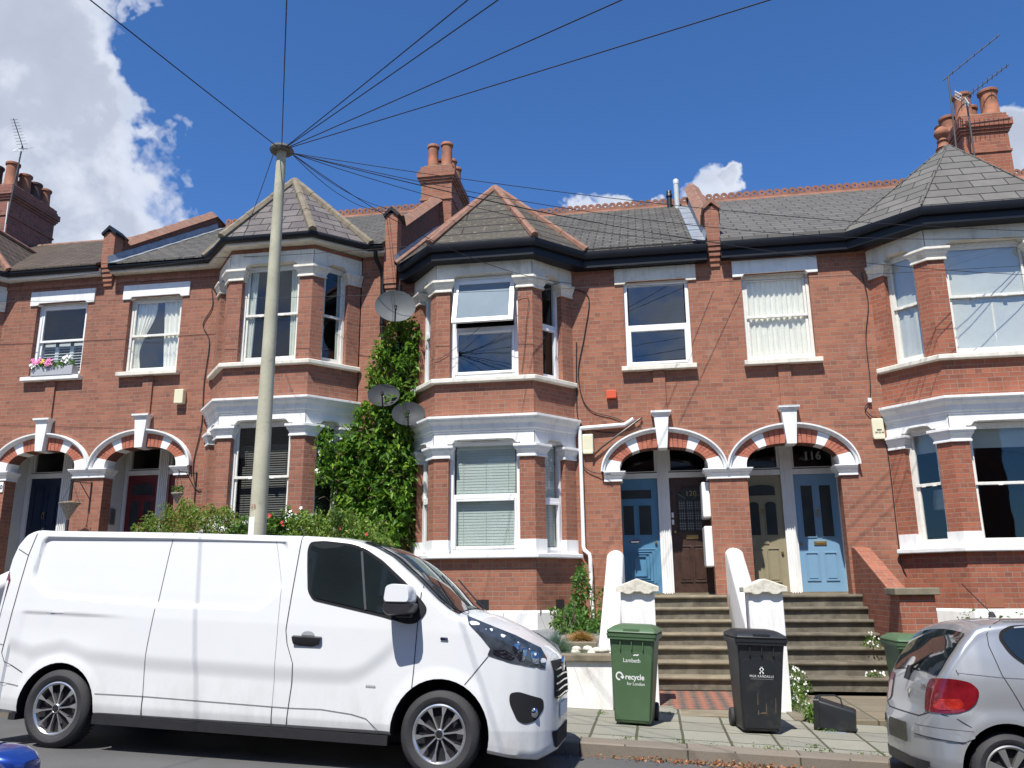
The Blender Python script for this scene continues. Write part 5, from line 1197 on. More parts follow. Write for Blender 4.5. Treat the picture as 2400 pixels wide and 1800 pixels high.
scatter(560,lambda:(lambda x:(x,KERB-.03-abs(random.gauss(0,.07)),g(x)-.10+random.random()*.02))(random.choice([random.gauss(4.6,.45),random.uniform(3.4,7.5),random.gauss(5.3,.2)])),.032,'leaf_litter','leaf_litter','red-brown dead leaves lying in the gutter','leaf litter',el=1.6)
scatter(150,lambda:(lambda x:(x,random.uniform(-7.2,-6.0),g(x)-.10+.05*(-(KERB)-6)*0+.012))(random.uniform(3.6,7.5)),.018,'leaf_litter','road_litter','scattered bits of dead leaf on the tarmac','leaf litter') if False else None
scatter(420,lambda:(random.uniform(8.2,11.5),-2.5+random.uniform(-.2,.2),.95+random.random()*.35),.06,'leaf_dark','low_hedge','low green plants showing above the silver car roof','plants')
def wheelie(x,y,rot,m,lab,prints,grp='wheelie bins on the pavement'):
    z=g(x)+.004
    T=Thing('wheelie_bin',(x,y,z),lab,'wheelie bin',grp,rot=(0,math.atan(.04),rot)); T.e.scale=(.82,.88,.925)
    # local: front = -y
    def ring(z,hw,y0,y1,r=.04,n=5):
        pts=[]
        for cx,cy,a0 in ((hw-r,y0+r,-PI/2),(hw-r,y1-r,0),(-hw+r,y1-r,PI/2),(-hw+r,y0+r,PI)):
            for k in range(n): a=a0+PI/2*k/(n-1); pts.append((cx+r*math.cos(a),cy+r*math.sin(a),z))
        return pts
    mb=MB(); rs=[ring(.03,.215,-.235,.20),ring(.05,.225,-.245,.21),ring(.80,.272,-.315,.30),ring(.94,.285,-.335,.33)]; n=len(rs[0])
    vs=[p for r in rs for p in r]; fs=[(i*n+k,i*n+(k+1)%n,(i+1)*n+(k+1)%n,(i+1)*n+k) for i in range(len(rs)-1) for k in range(n)]+[tuple(range(n))[::-1]]
    mb.raw(vs,fs); body=T.part('body',mb,m,smooth=40)
    # front recessed look: a slightly proud arched panel
    def fy(z): return interp([(.05,-.245),(.80,-.315),(.94,-.335)],z)
    pp=[(-.205,.06),(.205,.06),(.245,.70)]+[(.245*math.cos(PI*k/16),.70+.075*math.sin(PI*k/16)**.7) for k in range(1,16)]+[(-.245,.70)]
    mb=MB(); mb.prism([(u,fy(v)-.007,v) for u,v in pp],(0,.02,0)); T.part('front_panel',mb,m,parent=body,bevel=.003)
    mb=MB()
    for e,z0,z1 in ((.022,.905,.955),(.030,.935,.965)):
        a=ring(z0,.285+e,-.335-e,.33+e);b=ring(z1,.287+e,-.337-e,.332+e); vs=a+b; fs=[(k,(k+1)%n,n+(k+1)%n,n+k) for k in range(n)]+[tuple(range(n))[::-1],tuple(range(n,2*n))]; mb.raw(vs,fs)
    for u in (-.14,0,.14): mb.box(u-.006,u+.006,-.345,-.30,.80,.91)
    T.part('rim',mb,m,smooth=30)
    mb=MB(); r1=[ring(.968,.305,-.36,.34),ring(.985,.315,-.37,.345),ring(1.005,.305,-.355,.34),ring(1.045,.235,-.26,.26),ring(1.055,.20,-.2,.2)]
    vs=[p for r in r1 for p in r]; fs=[(i*n+k,i*n+(k+1)%n,(i+1)*n+(k+1)%n,(i+1)*n+k) for i in range(len(r1)-1) for k in range(n)]+[tuple(range(n))[::-1],tuple((len(r1)-1)*n+k for k in range(n))]
    mb.raw(vs,fs); mb.box(-.10,.10,-.365,-.30,.985,1.02); lid=T.part('lid',mb,m,smooth=35)
    mb=MB(); mb.tube([(-.24,.37,.97),(.24,.37,.97)],.016,10)
    for u in (-.22,-.07,.07,.22): mb.box(u-.012,u+.012,.30,.375,.94,.99)
    T.part('handle',mb,m)
    for s in (-1,1):
        mb=MB(); mb.lathe([(0,-.028),(.09,-.028),(.10,-.015),(.10,.015),(.09,.028),(0,.028)],(s*.238,.262,.10),'x',24); T.part('wheel',mb,'tyre',smooth=40)
    def pf(cx,cz,sc=1):
        return lambda x_,y_:(cx+x_,fy(cz+y_)-.0085,cz+y_)
    prints(T,body,pf); return T
def green_prints(T,body,pf):
    mb=MB(); text_mb(mb,'Lambeth',.062,pf(.0,.665),bold=.0); 
    for k in range(2): f=pf(.045+.03*k,.742); mb.face([f(-.03,0),f(-.012,-.008),f(.02,.006),f(.0,.012)])
    T.part('council_lettering',mb,'print',parent=body,recalc=False)
    mb=MB(); text_mb(mb,'recycle',.082,pf(.035,.485),bold=.0015); text_mb(mb,'for London',.048,pf(.048,.425),bold=0)
    f=pf(-.155,.515); n=20; vs=[]; 
    for k in range(n+1):
        a=-.5+2*PI*.80*k/n+.4
        for rr in (.030,.046): vs.append(f(rr*math.cos(a),rr*math.sin(a)))
    mb.raw(vs,[(2*k,2*k+1,2*k+3,2*k+2) for k in range(n)]); mb.face([f(.012,-.010),f(.045,.016),f(.062,-.012),f(.040,-.03)])
    T.part('recycle_lettering',mb,'print',parent=body,recalc=False)
def black_prints(T,body,pf):
    mb=MB(); text_mb(mb,'MGR RANDALLS',.034,pf(.0,.575),bold=.0,spacing=1.2)
    f=pf(0,.645)
    for s in (-1,1):
        pts=[]
        for k in range(13):
            t=k/12; z=-.038+.076*t; w=.020*math.sin(t*PI*2+.6)*s; pts.append((w,z,.006+.006*abs(math.sin(t*PI*2))))
        vs=[];
        for w,z,h in pts: vs+= [f(w-h*.6,z),f(w+h*.6,z)]
        mb.raw(vs,[(2*k,2*k+1,2*k+3,2*k+2) for k in range(12)])
    T.part('emblem_and_lettering',mb,'print',parent=body,recalc=False)
    mb=MB(); f=pf(0,.555)
    for k in range(26): u=-.13+.0104*k; mb.face([f(u,0),f(u+.005,0),f(u+.005,.006),f(u,.006)])
    T.part('small_print',mb,'print_grey',parent=body,recalc=False)
    mb=MB()
    for u,v,w,h in ((-.05,.36,.006,.14),(-.045,.22,.010,.05),(.05,.26,.006,.12),(.02,.215,.05,.018),(.16,.30,.008,.16)): f=pf(u,v); mb.face([f(-w,-h*.5),f(w,-h*.45),f(w*.6,h*.5),f(-w*.4,h*.4)])
    T.part('dried_smears',mb,'wood',parent=body,recalc=False)
wheelie(4.26,-4.72,-.10,'bin_green','green recycling bin with white Lambeth and recycle lettering at the left steps',green_prints)
wheelie(5.47,-4.76,.12,'bin_black','dark grey wheelie bin with white emblem between the two flights of steps',black_prints)
wheelie(7.12,-4.35,.02,'bin_green','green bin half hidden behind the back of the silver car',lambda T,b,pf:None)
# fallen food caddy
def caddy():
    T=Thing('food_caddy',(6.30,-4.45,g(6.30)),'small black food caddy lying on its side on the pavement','food bin',rot=(0,math.radians(4),math.radians(-14))); T.e.scale=(.88,.88,.88)
    # axis along +x: opening at -x
    def ring(x,hw,z0,z1,r=.03,n=5):
        pts=[]
        for cy,cz,a0 in ((hw-r,z0+r,-PI/2),(hw-r,z1-r,0),(-hw+r,z1-r,PI/2),(-hw+r,z0+r,PI)):
            for k in range(n): a=a0+PI/2*k/(n-1); pts.append((x,cy+r*math.cos(a),cz+r*math.sin(a)))
        return pts
    mb=MB(); rs=[ring(-.19,.16,.02,.335),ring(.17,.13,.015,.26),ring(.20,.12,.02,.245)]; n=len(rs[0])
    mb.raw([p for r in rs for p in r],[(i*n+k,i*n+(k+1)%n,(i+1)*n+(k+1)%n,(i+1)*n+k) for i in range(2) for k in range(n)]+[tuple(range(2*n,3*n))]); T.part('body',mb,'bin_black',smooth=40)
    mb=MB(); a=ring(-.25,.175,.005,.35);b=ring(-.19,.18,.0,.355); mb.raw(a+b,[(k,(k+1)%n,n+(k+1)%n,n+k) for k in range(n)]+[tuple(range(n))[::-1],tuple(range(n,2*n))]); T.part('lid',mb,'blackplastic',smooth=35)
    mb=MB(); mb.tube([(-.22,-.165,.36),(-.20,-.15,.385),(-.02,-.10,.40),(.04,-.09,.37),(.07,-.12,.27)],.009,8); T.part('handle',mb,'blackplastic')
caddy()
mb=MB(); 
x0=6.02; mb.hexa([(5.95,-4.62,g(6)+.002),(6.35,-4.66,g(6.3)+.002),(6.35,-4.48,g(6.3)+.002),(5.95,-4.46,g(6)+.002),(5.95,-4.62,g(6)+.008),(6.35,-4.66,g(6.3)+.008),(6.35,-4.48,g(6.3)+.008),(5.95,-4.46,g(6)+.008)]); single('drain_cover',mb,'lead','grey metal cover set in the slabs beside the caddy','cover')
class Body:
    def __init__(s,zt,zb,w,yo,rs,crown,rel=None,x0=None,x1=None):
        s.ZT,s.ZB,s.Wd,s.YO,s.RS,s.CR,s.REL=zt,zb,w,yo,rs,crown,rel or (lambda x,z:0); s.x0,s.x1=zt[0][0],zt[-1][0]
    def par(s,x):
        zt=interp(s.ZT,x); zb=interp(s.ZB,x); w=interp(s.Wd,x); cr=interp(s.CR,x); zs=zt-cr; r=min(interp(s.RS,x),(zs-zb)*.4)
        return zt,zb,w,cr,zs,r
    def yside(s,x,z,w): return w-interp(s.YO,z)-s.REL(x,z)
    def sec(s,x,q):
        zt,zb,w,cr,zs,r=s.par(x); z1=zs-r; y1=s.yside(x,z1,w)
        if q<.06:
            t=q/.06; z=zb+.07*t*t; return (s.yside(x,zb+.07,w)-.07*(1-math.sin(t*PI/2)),z)
        if q<.66:
            z=lerp(zb+.07,z1,(q-.06)/.60); return (s.yside(x,z,w),z)
        if q<.76:
            a=(q-.66)/.10*PI/2; return (y1-r+r*math.cos(a),z1+r*math.sin(a))
        y=(y1-r)*(1-(q-.76)/.24); return (y,zs+cr*(1-(y/max(1e-6,y1-r))**2))
    def side_y(s,x,z):
        zt,zb,w,cr,zs,r=s.par(x)
        if z<=zs-r: return s.yside(x,max(z,zb),w)
        y1=s.yside(x,zs-r,w); h=min(1,(z-zs+r)/r); return y1-r+r*math.sqrt(max(0,1-h*h))
    def halfy(s,x,z):
        zt,zb,w,cr,zs,r=s.par(x)
        if z>zt: return -1
        if z<=zs: return s.side_y(x,z)
        y1=s.yside(x,zs-r,w); return (y1-r)*math.sqrt(max(0,1-(z-zs)/max(cr,1e-6)))
    def end_x(s,y,z,front=True,span=1.2):
        y=abs(y); xe=s.x1 if front else s.x0; sg=-1 if front else 1
        if s.halfy(xe,z)>=y: return xe
        a,b=0.0,span
        # march then bisect
        k=0
        while k<60 and s.halfy(xe+sg*span*k/60,z)<y: k+=1
        lo,hi=span*(k-1)/60,span*k/60
        for _ in range(14):
            m=(lo+hi)/2
            if s.halfy(xe+sg*m,z)<y: lo=m
            else: hi=m
        return xe+sg*hi
    def mesh(s,stations,qs,mats,cuts,name,T):
        mb=MB(); n=len(stations); m=len(qs); vs=[]
        for x in stations:
            pts=[s.sec(x,q) for q in qs]
            vs+=[(x,-y,z) for y,z in pts]+[(x,y,z) for y,z in pts[::-1][1:]]
        k=2*m-1; fs=[]
        for i in range(n-1):
            for j in range(k): a=i*k+j;b=i*k+(j+1)%k; fs.append((a,b,b+k,a+k))
        fs.append(tuple(range(k))[::-1]); fs.append(tuple((n-1)*k+j for j in range(k)))
        mb.raw(vs,fs); o=T.part(name,mb,mats,recalc=True)
        if cuts:
            cb=MB(); cb.cur=1
            for cx,cz,r,y0,y1 in cuts:
                N=40; cb.raw([(cx+r*math.cos(2*PI*i/N),y,cz+r*math.sin(2*PI*i/N)) for y in (y0,y1) for i in range(N)],[(i,(i+1)%N,N+(i+1)%N,N+i) for i in range(N)]+[tuple(range(N))[::-1],tuple(range(N,2*N))])
            c=cb.build('cutter',mats,T.e,(0,0,0)); md=o.modifiers.new('b','BOOLEAN'); md.object=c; md.operation='DIFFERENCE'; md.solver='EXACT'; md.material_mode='INDEX'
            dg=bpy.context.evaluated_depsgraph_get(); dg.update(); me=bpy.data.meshes.new_from_object(o.evaluated_get(dg)); o.modifiers.clear(); o.data=me; bpy.data.objects.remove(c)
        bm=bmesh.new(); bm.from_mesh(o.data); lim=math.radians(32)
        for f in bm.faces: f.smooth=True
        for e in bm.edges:
            if len(e.link_faces)!=2 or e.calc_face_angle(0)>lim: e.smooth=False
        bm.to_mesh(o.data); bm.free(); return o
def gridpoly(poly,step=.07):
    bm=bmesh.new(); f=bm.faces.new([bm.verts.new((p[0],p[1],0)) for p in poly])
    for ax in (0,1):
        lo=min(p[ax] for p in poly); hi=max(p[ax] for p in poly); k=lo+step
        while k<hi-.005:
            co=[0,0,0];no=[0,0,0];co[ax]=k;no[ax]=1
            bmesh.ops.bisect_plane(bm,geom=bm.verts[:]+bm.edges[:]+bm.faces[:],plane_co=co,plane_no=no); k+=step
    bmesh.ops.triangulate(bm,faces=[f for f in bm.faces if len(f.verts)>4])
    bm.verts.index_update(); v=[(q.co.x,q.co.y) for q in bm.verts]; fs=[tuple(x.index for x in f.verts) for f in bm.faces]; bm.free(); return v,fs
def patch2(poly,fn,step=.07,mb=None):
    v,f=gridpoly(poly,step); mb=mb or MB(); mb.raw([fn(a,b) for a,b in v],f); return mb
def rounded(poly,r=.03,n=4):
    out=[]; N=len(poly)
    for i in range(N):
        p=Vector(poly[i]);a=Vector(poly[i-1]);b=Vector(poly[(i+1)%N]); da=(a-p);db=(b-p); rr=min(r,da.length*.45,db.length*.45); p0=p+da.normalized()*rr; p1=p+db.normalized()*rr
        for k in range(n+1):
            t=k/n; q=p0*(1-t)**2+p*2*t*(1-t)+p1*t*t; out.append((q.x,q.y))
    return out
def ribbon(pts,w,fn,mb=None,sub=6):
    mb=mb or MB(); P_=[]
    for a,b in zip(pts,pts[1:]):
        L=math.dist(a,b); n=max(1,int(L/.05))
        for k in range(n): P_.append((lerp(a[0],b[0],k/n),lerp(a[1],b[1],k/n)))
    P_.append(pts[-1]); vs=[]
    for i,p in enumerate(P_):
        a=P_[max(0,i-1)];b=P_[min(len(P_)-1,i+1)]; d=Vector((b[0]-a[0],b[1]-a[1])).normalized(); nx,nz=-d.y*w/2,d.x*w/2; vs+=[fn(p[0]+nx,p[1]+nz),fn(p[0]-nx,p[1]-nz)]
    mb.raw(vs,[(2*i,2*i+1,2*i+3,2*i+2) for i in range(len(P_)-1)]); return mb
def wheel(T,x,y,cz,R,rr,side,rimmat='alloy',spokes=10,wd=.18,twin=True,blk='archblack'):
    """side=-1: outer face towards -y"""
    s=side; f=lambda d:y-s*d   # d measured inwards from outer face
    mb=MB(); prof=[(rr,f(.012)),(rr+.012,f(.0)),(lerp(rr,R,.5),f(-.008)),(R-.025,f(.004)),(R-.006,f(.022)),(R,f(.045)),(R,f(wd-.04)),(R-.02,f(wd-.005)),(rr,f(wd))]
    mb.lathe(prof,(x,0,cz),'y',56)
    w=T.part('wheel',mb,'tyre',smooth=35)
    tb=MB()
    for k in range(60):
        a=2*PI*k/60; c,sn=math.cos(a),math.sin(a); 
        for dd in (.03,.06,.10,.14):
            p=Vector((x+c*(R+.001),f(dd),cz+sn*(R+.001))); t=Vector((-sn,0,c))*.009; q=Vector((0,-s*.022,0)); tb.face([p-t,p+t,p+t+q,p-t+q])
    T.part('tread',tb,'archblack',parent=w,recalc=False)
    db=MB(); db.lathe([(0,f(.045)),(rr*.9,f(.05)),(rr*.98,f(.03))],(x,0,cz),'y',36); T.part('hub_disc',db,blk,parent=w,smooth=30)
    rb=MB(); rb.lathe([(rr,f(.012)),(rr+.004,f(.004)),(rr-.006,f(.0)),(rr-.018,f(.012)),(rr-.02,f(.05))],(x,0,cz),'y',56)
    for k in range(spokes):
        a=2*PI*k/spokes+.16; 
        def P3(r,da,d): return (x+r*math.cos(a+da),f(d),cz+r*math.sin(a+da))
        r0,r1=rr*.13,rr*.97
        if twin:
            for sg_ in ((-1,),(1,))[0:1]: pass
            rb.raw([P3(r0,-.22,.018),P3(r0,.22,.018),P3(rr*.62,.045,.012),P3(rr*.62,-.045,.012)],[(0,1,2,3)])
            rb.raw([P3(rr*.62,-.045,.012),P3(rr*.62,.045,.012),P3(r1,.115,.006),P3(r1,-.115,.006)],[(0,1,2,3)])
            rb.raw([P3(r0,-.22,.018),P3(r0,-.22,.05),P3(rr*.62,-.045,.045),P3(rr*.62,-.045,.012)],[(0,1,2,3)]); rb.raw([P3(r0,.22,.018),P3(r0,.22,.05),P3(rr*.62,.045,.045),P3(rr*.62,.045,.012)],[(0,1,2,3)])
        else:
            rb.raw([P3(r0,-.5,.02),P3(r0,.5,.02),P3(r1,.16,.008),P3(r1,-.16,.008)],[(0,1,2,3)]); rb.raw([P3(r0,-.5,.02),P3(r0,-.5,.055),P3(r1,-.16,.05),P3(r1,-.16,.008)],[(0,1,2,3)]); rb.raw([P3(r0,.5,.02),P3(r0,.5,.055),P3(r1,.16,.05),P3(r1,.16,.008)],[(0,1,2,3)])
    T.part('rim',rb,rimmat,parent=w,smooth=30,recalc=False)
    cb=MB(); cb.lathe([(rr*.19,f(.04)),(rr*.18,f(.012)),(rr*.15,f(.006)),(rr*.13,f(.010)),(0,f(.010))],(x,0,cz),'y',28); T.part('hub_cap',cb,rimmat,parent=w,smooth=30)
    cb=MB(); cb.lathe([(rr*.125,f(.0095)),(rr*.11,f(.004)),(0,f(.003))],(x,0,cz),'y',24); T.part('hub_centre',cb,blk,parent=w,smooth=30)
    return w
# ------------------------------------------------------------------ white van
def van():
    sl=math.atan(.0465); roll=-.05
    R=Matrix.Rotation(sl,3,'Y')@Matrix.Rotation(roll,3,'X'); loc=Vector((-.19-.09,-7.43,.434))-R@Vector((-.09,-.78,0))
    T=Thing('white_van',tuple(loc),'long white panel van parked at the kerb facing right, black and silver wheels','van',rot=(roll,sl,0))
    T.e.scale=(1.002,1,1.045); T.e.location.x-=.03; T.e.location.y-=.05; T.e.location.z-=.02
    rec=rounded([(-.545,1.25),(-.53,1.60),(.65,1.625),(1.72,1.635),(1.715,1.24),(1.54,1.09),(.65,1.094),(-.36,1.123)],.08,5)
    def sdist(x,z):
        d=9
        for a,b in zip(rec,rec[1:]+rec[:1]):
            ax,az=a;bx,bz=b; t=max(0,min(1,((x-ax)*(bx-ax)+(z-az)*(bz-az))/max(1e-9,(bx-ax)**2+(bz-az)**2))); d=min(d,math.hypot(x-ax-t*(bx-ax),z-az-t*(bz-az)))
        return d if inpoly(rec,x,z) else -d
    cache={}
    def rel(x,z):
        k=(round(x,3),round(z,3))
        if k in cache: return cache[k]
        v=0
        if -.75<x<1.9 and z>1.0: v+=.028*sstep(-.004,.026,sdist(x,z))
        crs=interp([(-.6,.69),(-.4,.64),(-.12,.70),(.12,.64),(.65,.61),(1.9,.595),(2.33,.60),(2.46,.64),(2.62,.76),(2.83,.97),(3.0,1.1)],x)
        if -.62<x<2.95: v+=.020*sstep(.12,-.02,z-crs)*(1-sstep(2.6,2.95,x))
        v-=.012*sstep(.47,.37,math.hypot(x-3.09,z-.303)); v-=.010*sstep(.43,.34,math.hypot(x+.10,z-.285))
        if -.6<x<.5: v+=.010*sstep(1.004,.985,z)*sstep(.62,.9,z)*(1-sstep(.0,.5,x))*sstep(-.57,-.5,x)
        cache[k]=v; return v
    B=Body([(-.80,1.20),(-.79,1.35),(-.775,1.46),(-.75,1.56),(-.70,1.64),(-.65,1.668),(-.60,1.684),(.68,1.706),(1.84,1.712),(2.1,1.706),(2.3,1.685),(2.45,1.642),(2.6,1.575),(2.8,1.435),(3.0,1.275),(3.1,1.21),(3.2,1.172),(3.35,1.142),(3.55,1.068),(3.7,.99),(3.80,.925),(3.86,.87),(3.895,.80),(3.912,.70),(3.92,.58)],
        [(-.80,.24),(-.4,.22),(.3,.255),(2.7,.27),(3.3,.22),(3.6,.165),(3.8,.15),(3.92,.20)],
        [(-.80,.79),(-.79,.825),(-.775,.838),(-.74,.846),(-.4,.85),(2.9,.85),(3.2,.843),(3.4,.825),(3.55,.79),(3.68,.735),(3.78,.665),(3.85,.58),(3.89,.50),(3.92,.40)],
        [(.2,.02),(.35,.0),(1.0,.0),(1.2,.012),(1.4,.03),(1.6,.05),(1.72,.07)],
        [(-.80,.04),(-.6,.05),(2.0,.05),(2.5,.05),(3.2,.05),(3.92,.05)],[(-.80,.02),(-.5,.035),(2.2,.04),(2.8,.05),(3.5,.06),(3.92,.04)],rel)
    st=sorted(set([-.80,-.797,-.79,-.785,-.775,-.765,-.75,-.735,-.72,-.705,-.69,-.675,-.66,-.648,-.634]+[round(-.62+.0145*i,4) for i in range(171)]+[round(1.86+.028*i,3) for i in range(1,68)]+[3.75,3.78,3.80,3.82,3.84,3.86,3.875,3.89,3.9,3.91,3.92]))
    qs=[0,.02,.04,.06]+[.06+.60*i/104 for i in range(1,105)]+[.66+.10*i/7 for i in range(1,8)]+[.76+.24*i/9 for i in range(1,10)]
    body=B.mesh(st,qs,['van','archblack'],[(3.09,.303,.376,-1.2,-.52),(3.09,.303,.376,.52,1.2),(-.10,.285,.345,-1.2,-.52),(-.10,.285,.345,.52,1.2)],'body',T)
    S=lambda off,sd=-1:(lambda x,z:(x,sd*(B.side_y(x,z)+off),z))
    for sd in (-1,1):
        P_=T.part('door_window_seal',patch2(rounded([(1.892,1.56),(1.905,1.63),(2.02,1.645),(2.25,1.63),(2.36,1.605),(2.54,1.51),(2.75,1.35),(2.905,1.212),(2.94,1.16),(2.91,1.105),(2.86,1.052),(2.78,1.045),(2.58,1.09),(2.0,1.185),(1.945,1.25),(1.91,1.44)],.03),S(.004,sd),.06),'archblack',recalc=False) if False else None
        seal=patch2(rounded([(1.892,1.56),(1.905,1.625),(2.02,1.637),(2.25,1.622),(2.36,1.598),(2.54,1.50),(2.75,1.343),(2.905,1.205),(2.94,1.16),(2.91,1.105),(2.86,1.052),(2.78,1.045),(2.58,1.09),(2.0,1.185),(1.945,1.25),(1.91,1.44)],.03),S(.005,sd),.06)
        T.part('door_window_seal',seal,'archblack',recalc=False,smooth=60)
        T.part('side_window',patch2(rounded([(1.912,1.56),(1.935,1.607),(2.02,1.619),(2.24,1.604),(2.35,1.58),(2.53,1.48),(2.735,1.322),(2.715,1.105),(2.58,1.113),(2.01,1.205),(1.965,1.262),(1.93,1.44)],.03),S(.010,sd),.06),'autoglass',recalc=False,smooth=60)
        T.part('window_divider',ribbon([(2.357,1.565),(2.445,1.135)],.018,S(.013,sd)),'dark_trim',recalc=False)
        gp=MB()
        for pts,wd in (([(.679,1.70),(.667,1.537),(.656,1.113),(.64,.803),(.637,.611),(.659,.424)],.006),([(-.587,1.675),(-.626,1.445),(-.64,1.045),(-.663,.68),(-.622,.613),(-.45,.54)],.009),([(1.83,1.705),(1.823,1.458),(1.807,.96),(1.83,.862),(1.895,.723),(1.897,.572),(1.89,.412),(1.886,.285)],.010),
            ([(2.885,1.34),(2.876,1.206),(2.872,1.054),(2.869,.838),(2.866,.60)],.010),([(3.432,.851),(3.268,.649)],.008),([(.24,.42),(.659,.424),(1.757,.413),(1.89,.412),(2.154,.418),(2.402,.399),(2.52,.375),(2.632,.29)],.007),([(.659,.424),(.664,.271)],.012),([(1.757,.413),(1.762,.28)],.010),([(-.72,.745),(-.662,.738)],.006),([(-.75,.49),(-.68,.465),(-.46,.44)],.007),([(3.25,1.18),(3.255,1.14)],.006),([(-.735,1.49),(-.62,1.44)],.007),([(1.60,1.63),(1.72,1.25),(1.74,.9),(1.757,.413)],.003)):
            ribbon(pts,wd*.62,S(.004,sd),gp)
        T.part('panel_gaps',gp,'gap',recalc=False)
        T.part('headlight',patch2([(3.245,1.128),(3.27,1.069),(3.366,.987),(3.444,.906),(3.426,.857),(3.6,.812),(3.84,.775),(3.845,.85),(3.80,.925),(3.62,1.005),(3.39,1.08)],S(.006,sd),.04),'headlamp',recalc=False,smooth=60)
        hl=MB()
        for poly in ([(3.46,.895),(3.47,.865),(3.60,.83),(3.63,.85),(3.56,.90)],[(3.60,.93),(3.66,.96),(3.72,.93),(3.70,.83),(3.66,.825),(3.63,.87)],[(3.735,.90),(3.79,.89),(3.80,.81),(3.755,.81)]): patch2(rounded(poly,.015),S(.010,sd),.04,hl)
        T.part('headlight_reflectors',hl,'lampchrome',recalc=False)
        T.part('fog_lamp_recess',patch2(rounded([(3.60,.605),(3.665,.617),(3.835,.568),(3.84,.50),(3.79,.42),(3.717,.398),(3.66,.425),(3.60,.54)],.025),S(.006,sd),.04),'archblack',recalc=False,smooth=60)
        fp=Vector((3.775,sd*(B.side_y(3.775,.50)+.004),.475)); fb=MB(); fb.lathe([(.0,-.016),(.025,-.014),(.036,-.004),(.038,.01)],(0,0,0),'y',18); fb.xf(lambda p:(fp.x+p[0]*.8,fp.y+p[1]*(-sd if False else 1)*(1 if sd<0 else -1),fp.z+p[2])); T.part('fog_lamp',fb,'lampchrome',smooth=60)
        T.part('tail_light',patch2([(-.797,1.20),(-.775,1.315),(-.735,1.24),(-.745,1.1),(-.755,.888),(-.798,.887)],S(.006,sd),.05),'redlamp',recalc=False)
        # handle
        hb=MB(); hb.raw([(x,sd*(B.side_y(x,z)+o),z) for x,z,o in ((1.874,.925,.004),(2.112,.925,.004),(2.108,.892,.03),(1.878,.892,.03),(1.885,.865,.02),(2.10,.868,.02),(2.04,.85,.005),(1.93,.852,.005),(1.874,.915,.035),(2.112,.915,.035))],[(0,1,9,8),(8,9,2,3),(3,2,5,4),(4,5,6,7)])
        h=T.part('door_handle',hb,'blackplastic',recalc=False,smooth=40)
        hb=MB(); patch2([(1.95+.055*math.cos(a)*1.0+.045,.93+.030*math.sin(a)) for a in [PI*k/10 for k in range(11)]],S(.003,sd),.1,hb); T.part('handle_cup',hb,'gap_soft',parent=h,recalc=False)
        # mirror
        T.part('mirror_base',patch2(rounded([(2.75,1.335),(2.90,1.20),(2.935,1.155),(2.905,1.105),(2.86,1.055),(2.78,1.05),(2.72,1.062),(2.735,1.2)],.02),S(.014,sd),.06),'blackplastic',recalc=False)
        mb=MB(); yb=sd*(B.side_y(2.8,1.15))
        def mir(mb,pts,y0,y1,in_=.02):
            P0=rounded(pts,.035,5); c=(sum(p[0] for p in P0)/len(P0),sum(p[1] for p in P0)/len(P0)); n=len(P0); vs=[]
            for t,sc in ((0,.86),(.12,.96),(.3,1),(.8,1),(1,.93)): vs+=[(c[0]+(p[0]-c[0])*sc,lerp(y0,y1,t),c[1]+(p[1]-c[1])*sc) for p in P0]
            mb.raw(vs,[(i*n+k,i*n+(k+1)%n,(i+1)*n+(k+1)%n,(i+1)*n+k) for i in range(4) for k in range(n)]+[tuple(range(n))[::-1],tuple(range(4*n,5*n))])
        mir(mb,[(2.645,1.185),(2.655,1.305),(2.70,1.325),(2.83,1.322),(2.862,1.28),(2.87,1.19)],yb+sd*.25,yb+sd*.05); m_=T.part('door_mirror',mb,'van',smooth=45)
        mb=MB(); mir(mb,[(2.64,1.19),(2.88,1.195),(2.885,1.165),(2.86,1.12),(2.68,1.10),(2.645,1.13)],yb+sd*.24,yb+sd*.03); T.part('mirror_lower_shell',mb,'blackplastic',parent=m_,smooth=45)
        mb=MB(); mb.box(2.72,2.84,min(yb,yb+sd*.1),max(yb,yb+sd*.1),1.09,1.15); T.part('mirror_arm',mb,'blackplastic',parent=m_,bevel=.01)
        mb=MB(); fb_=S(.010,sd); patch2(rounded([(3.06,.945),(3.06,.965),(3.12,.965),(3.12,.943)],.01),fb_,.1,mb); T.part('side_indicator',mb,'lampchrome',recalc=False)
        mb=MB(); 
        for k in range(6): patch2([(2.495+.013*k,.592),(2.505+.013*k,.592),(2.508+.013*k,.606),(2.498+.013*k,.606)],S(.006,sd),.1,mb)
        T.part('badge',mb,'gap_soft',recalc=False)
        mb=MB(); mb.box(.25,2.70,min(sd*.80,sd*.835),max(sd*.80,sd*.835),.205,.27); mb.box(-.5,-.44,min(sd*.7,sd*.83),max(sd*.7,sd*.83),.19,.24); T.part('sill_strip',mb,'blackplastic')
    # windscreen
    vs=[];nx=14;ny=24
    X0,X1=2.33,3.17
    for i in range(nx+1):
        x=lerp(X0,X1,i/nx)
        for j in range(ny+1):
            v=-1+2*j/ny; q=1-(1-.80)*abs(v)*1.0-(.03*abs(v) if abs(v)>.97 else 0); y,z=B.sec(x,q); vs.append((x,math.copysign(y,v) if v else 0,z+.008))
    mb=MB(); mb.raw(vs,[(i*(ny+1)+j,i*(ny+1)+j+1,(i+1)*(ny+1)+j+1,(i+1)*(ny+1)+j) for i in range(nx) for j in range(ny)]); ws=T.part('windscreen',mb,'autoglass',recalc=False,smooth=60)
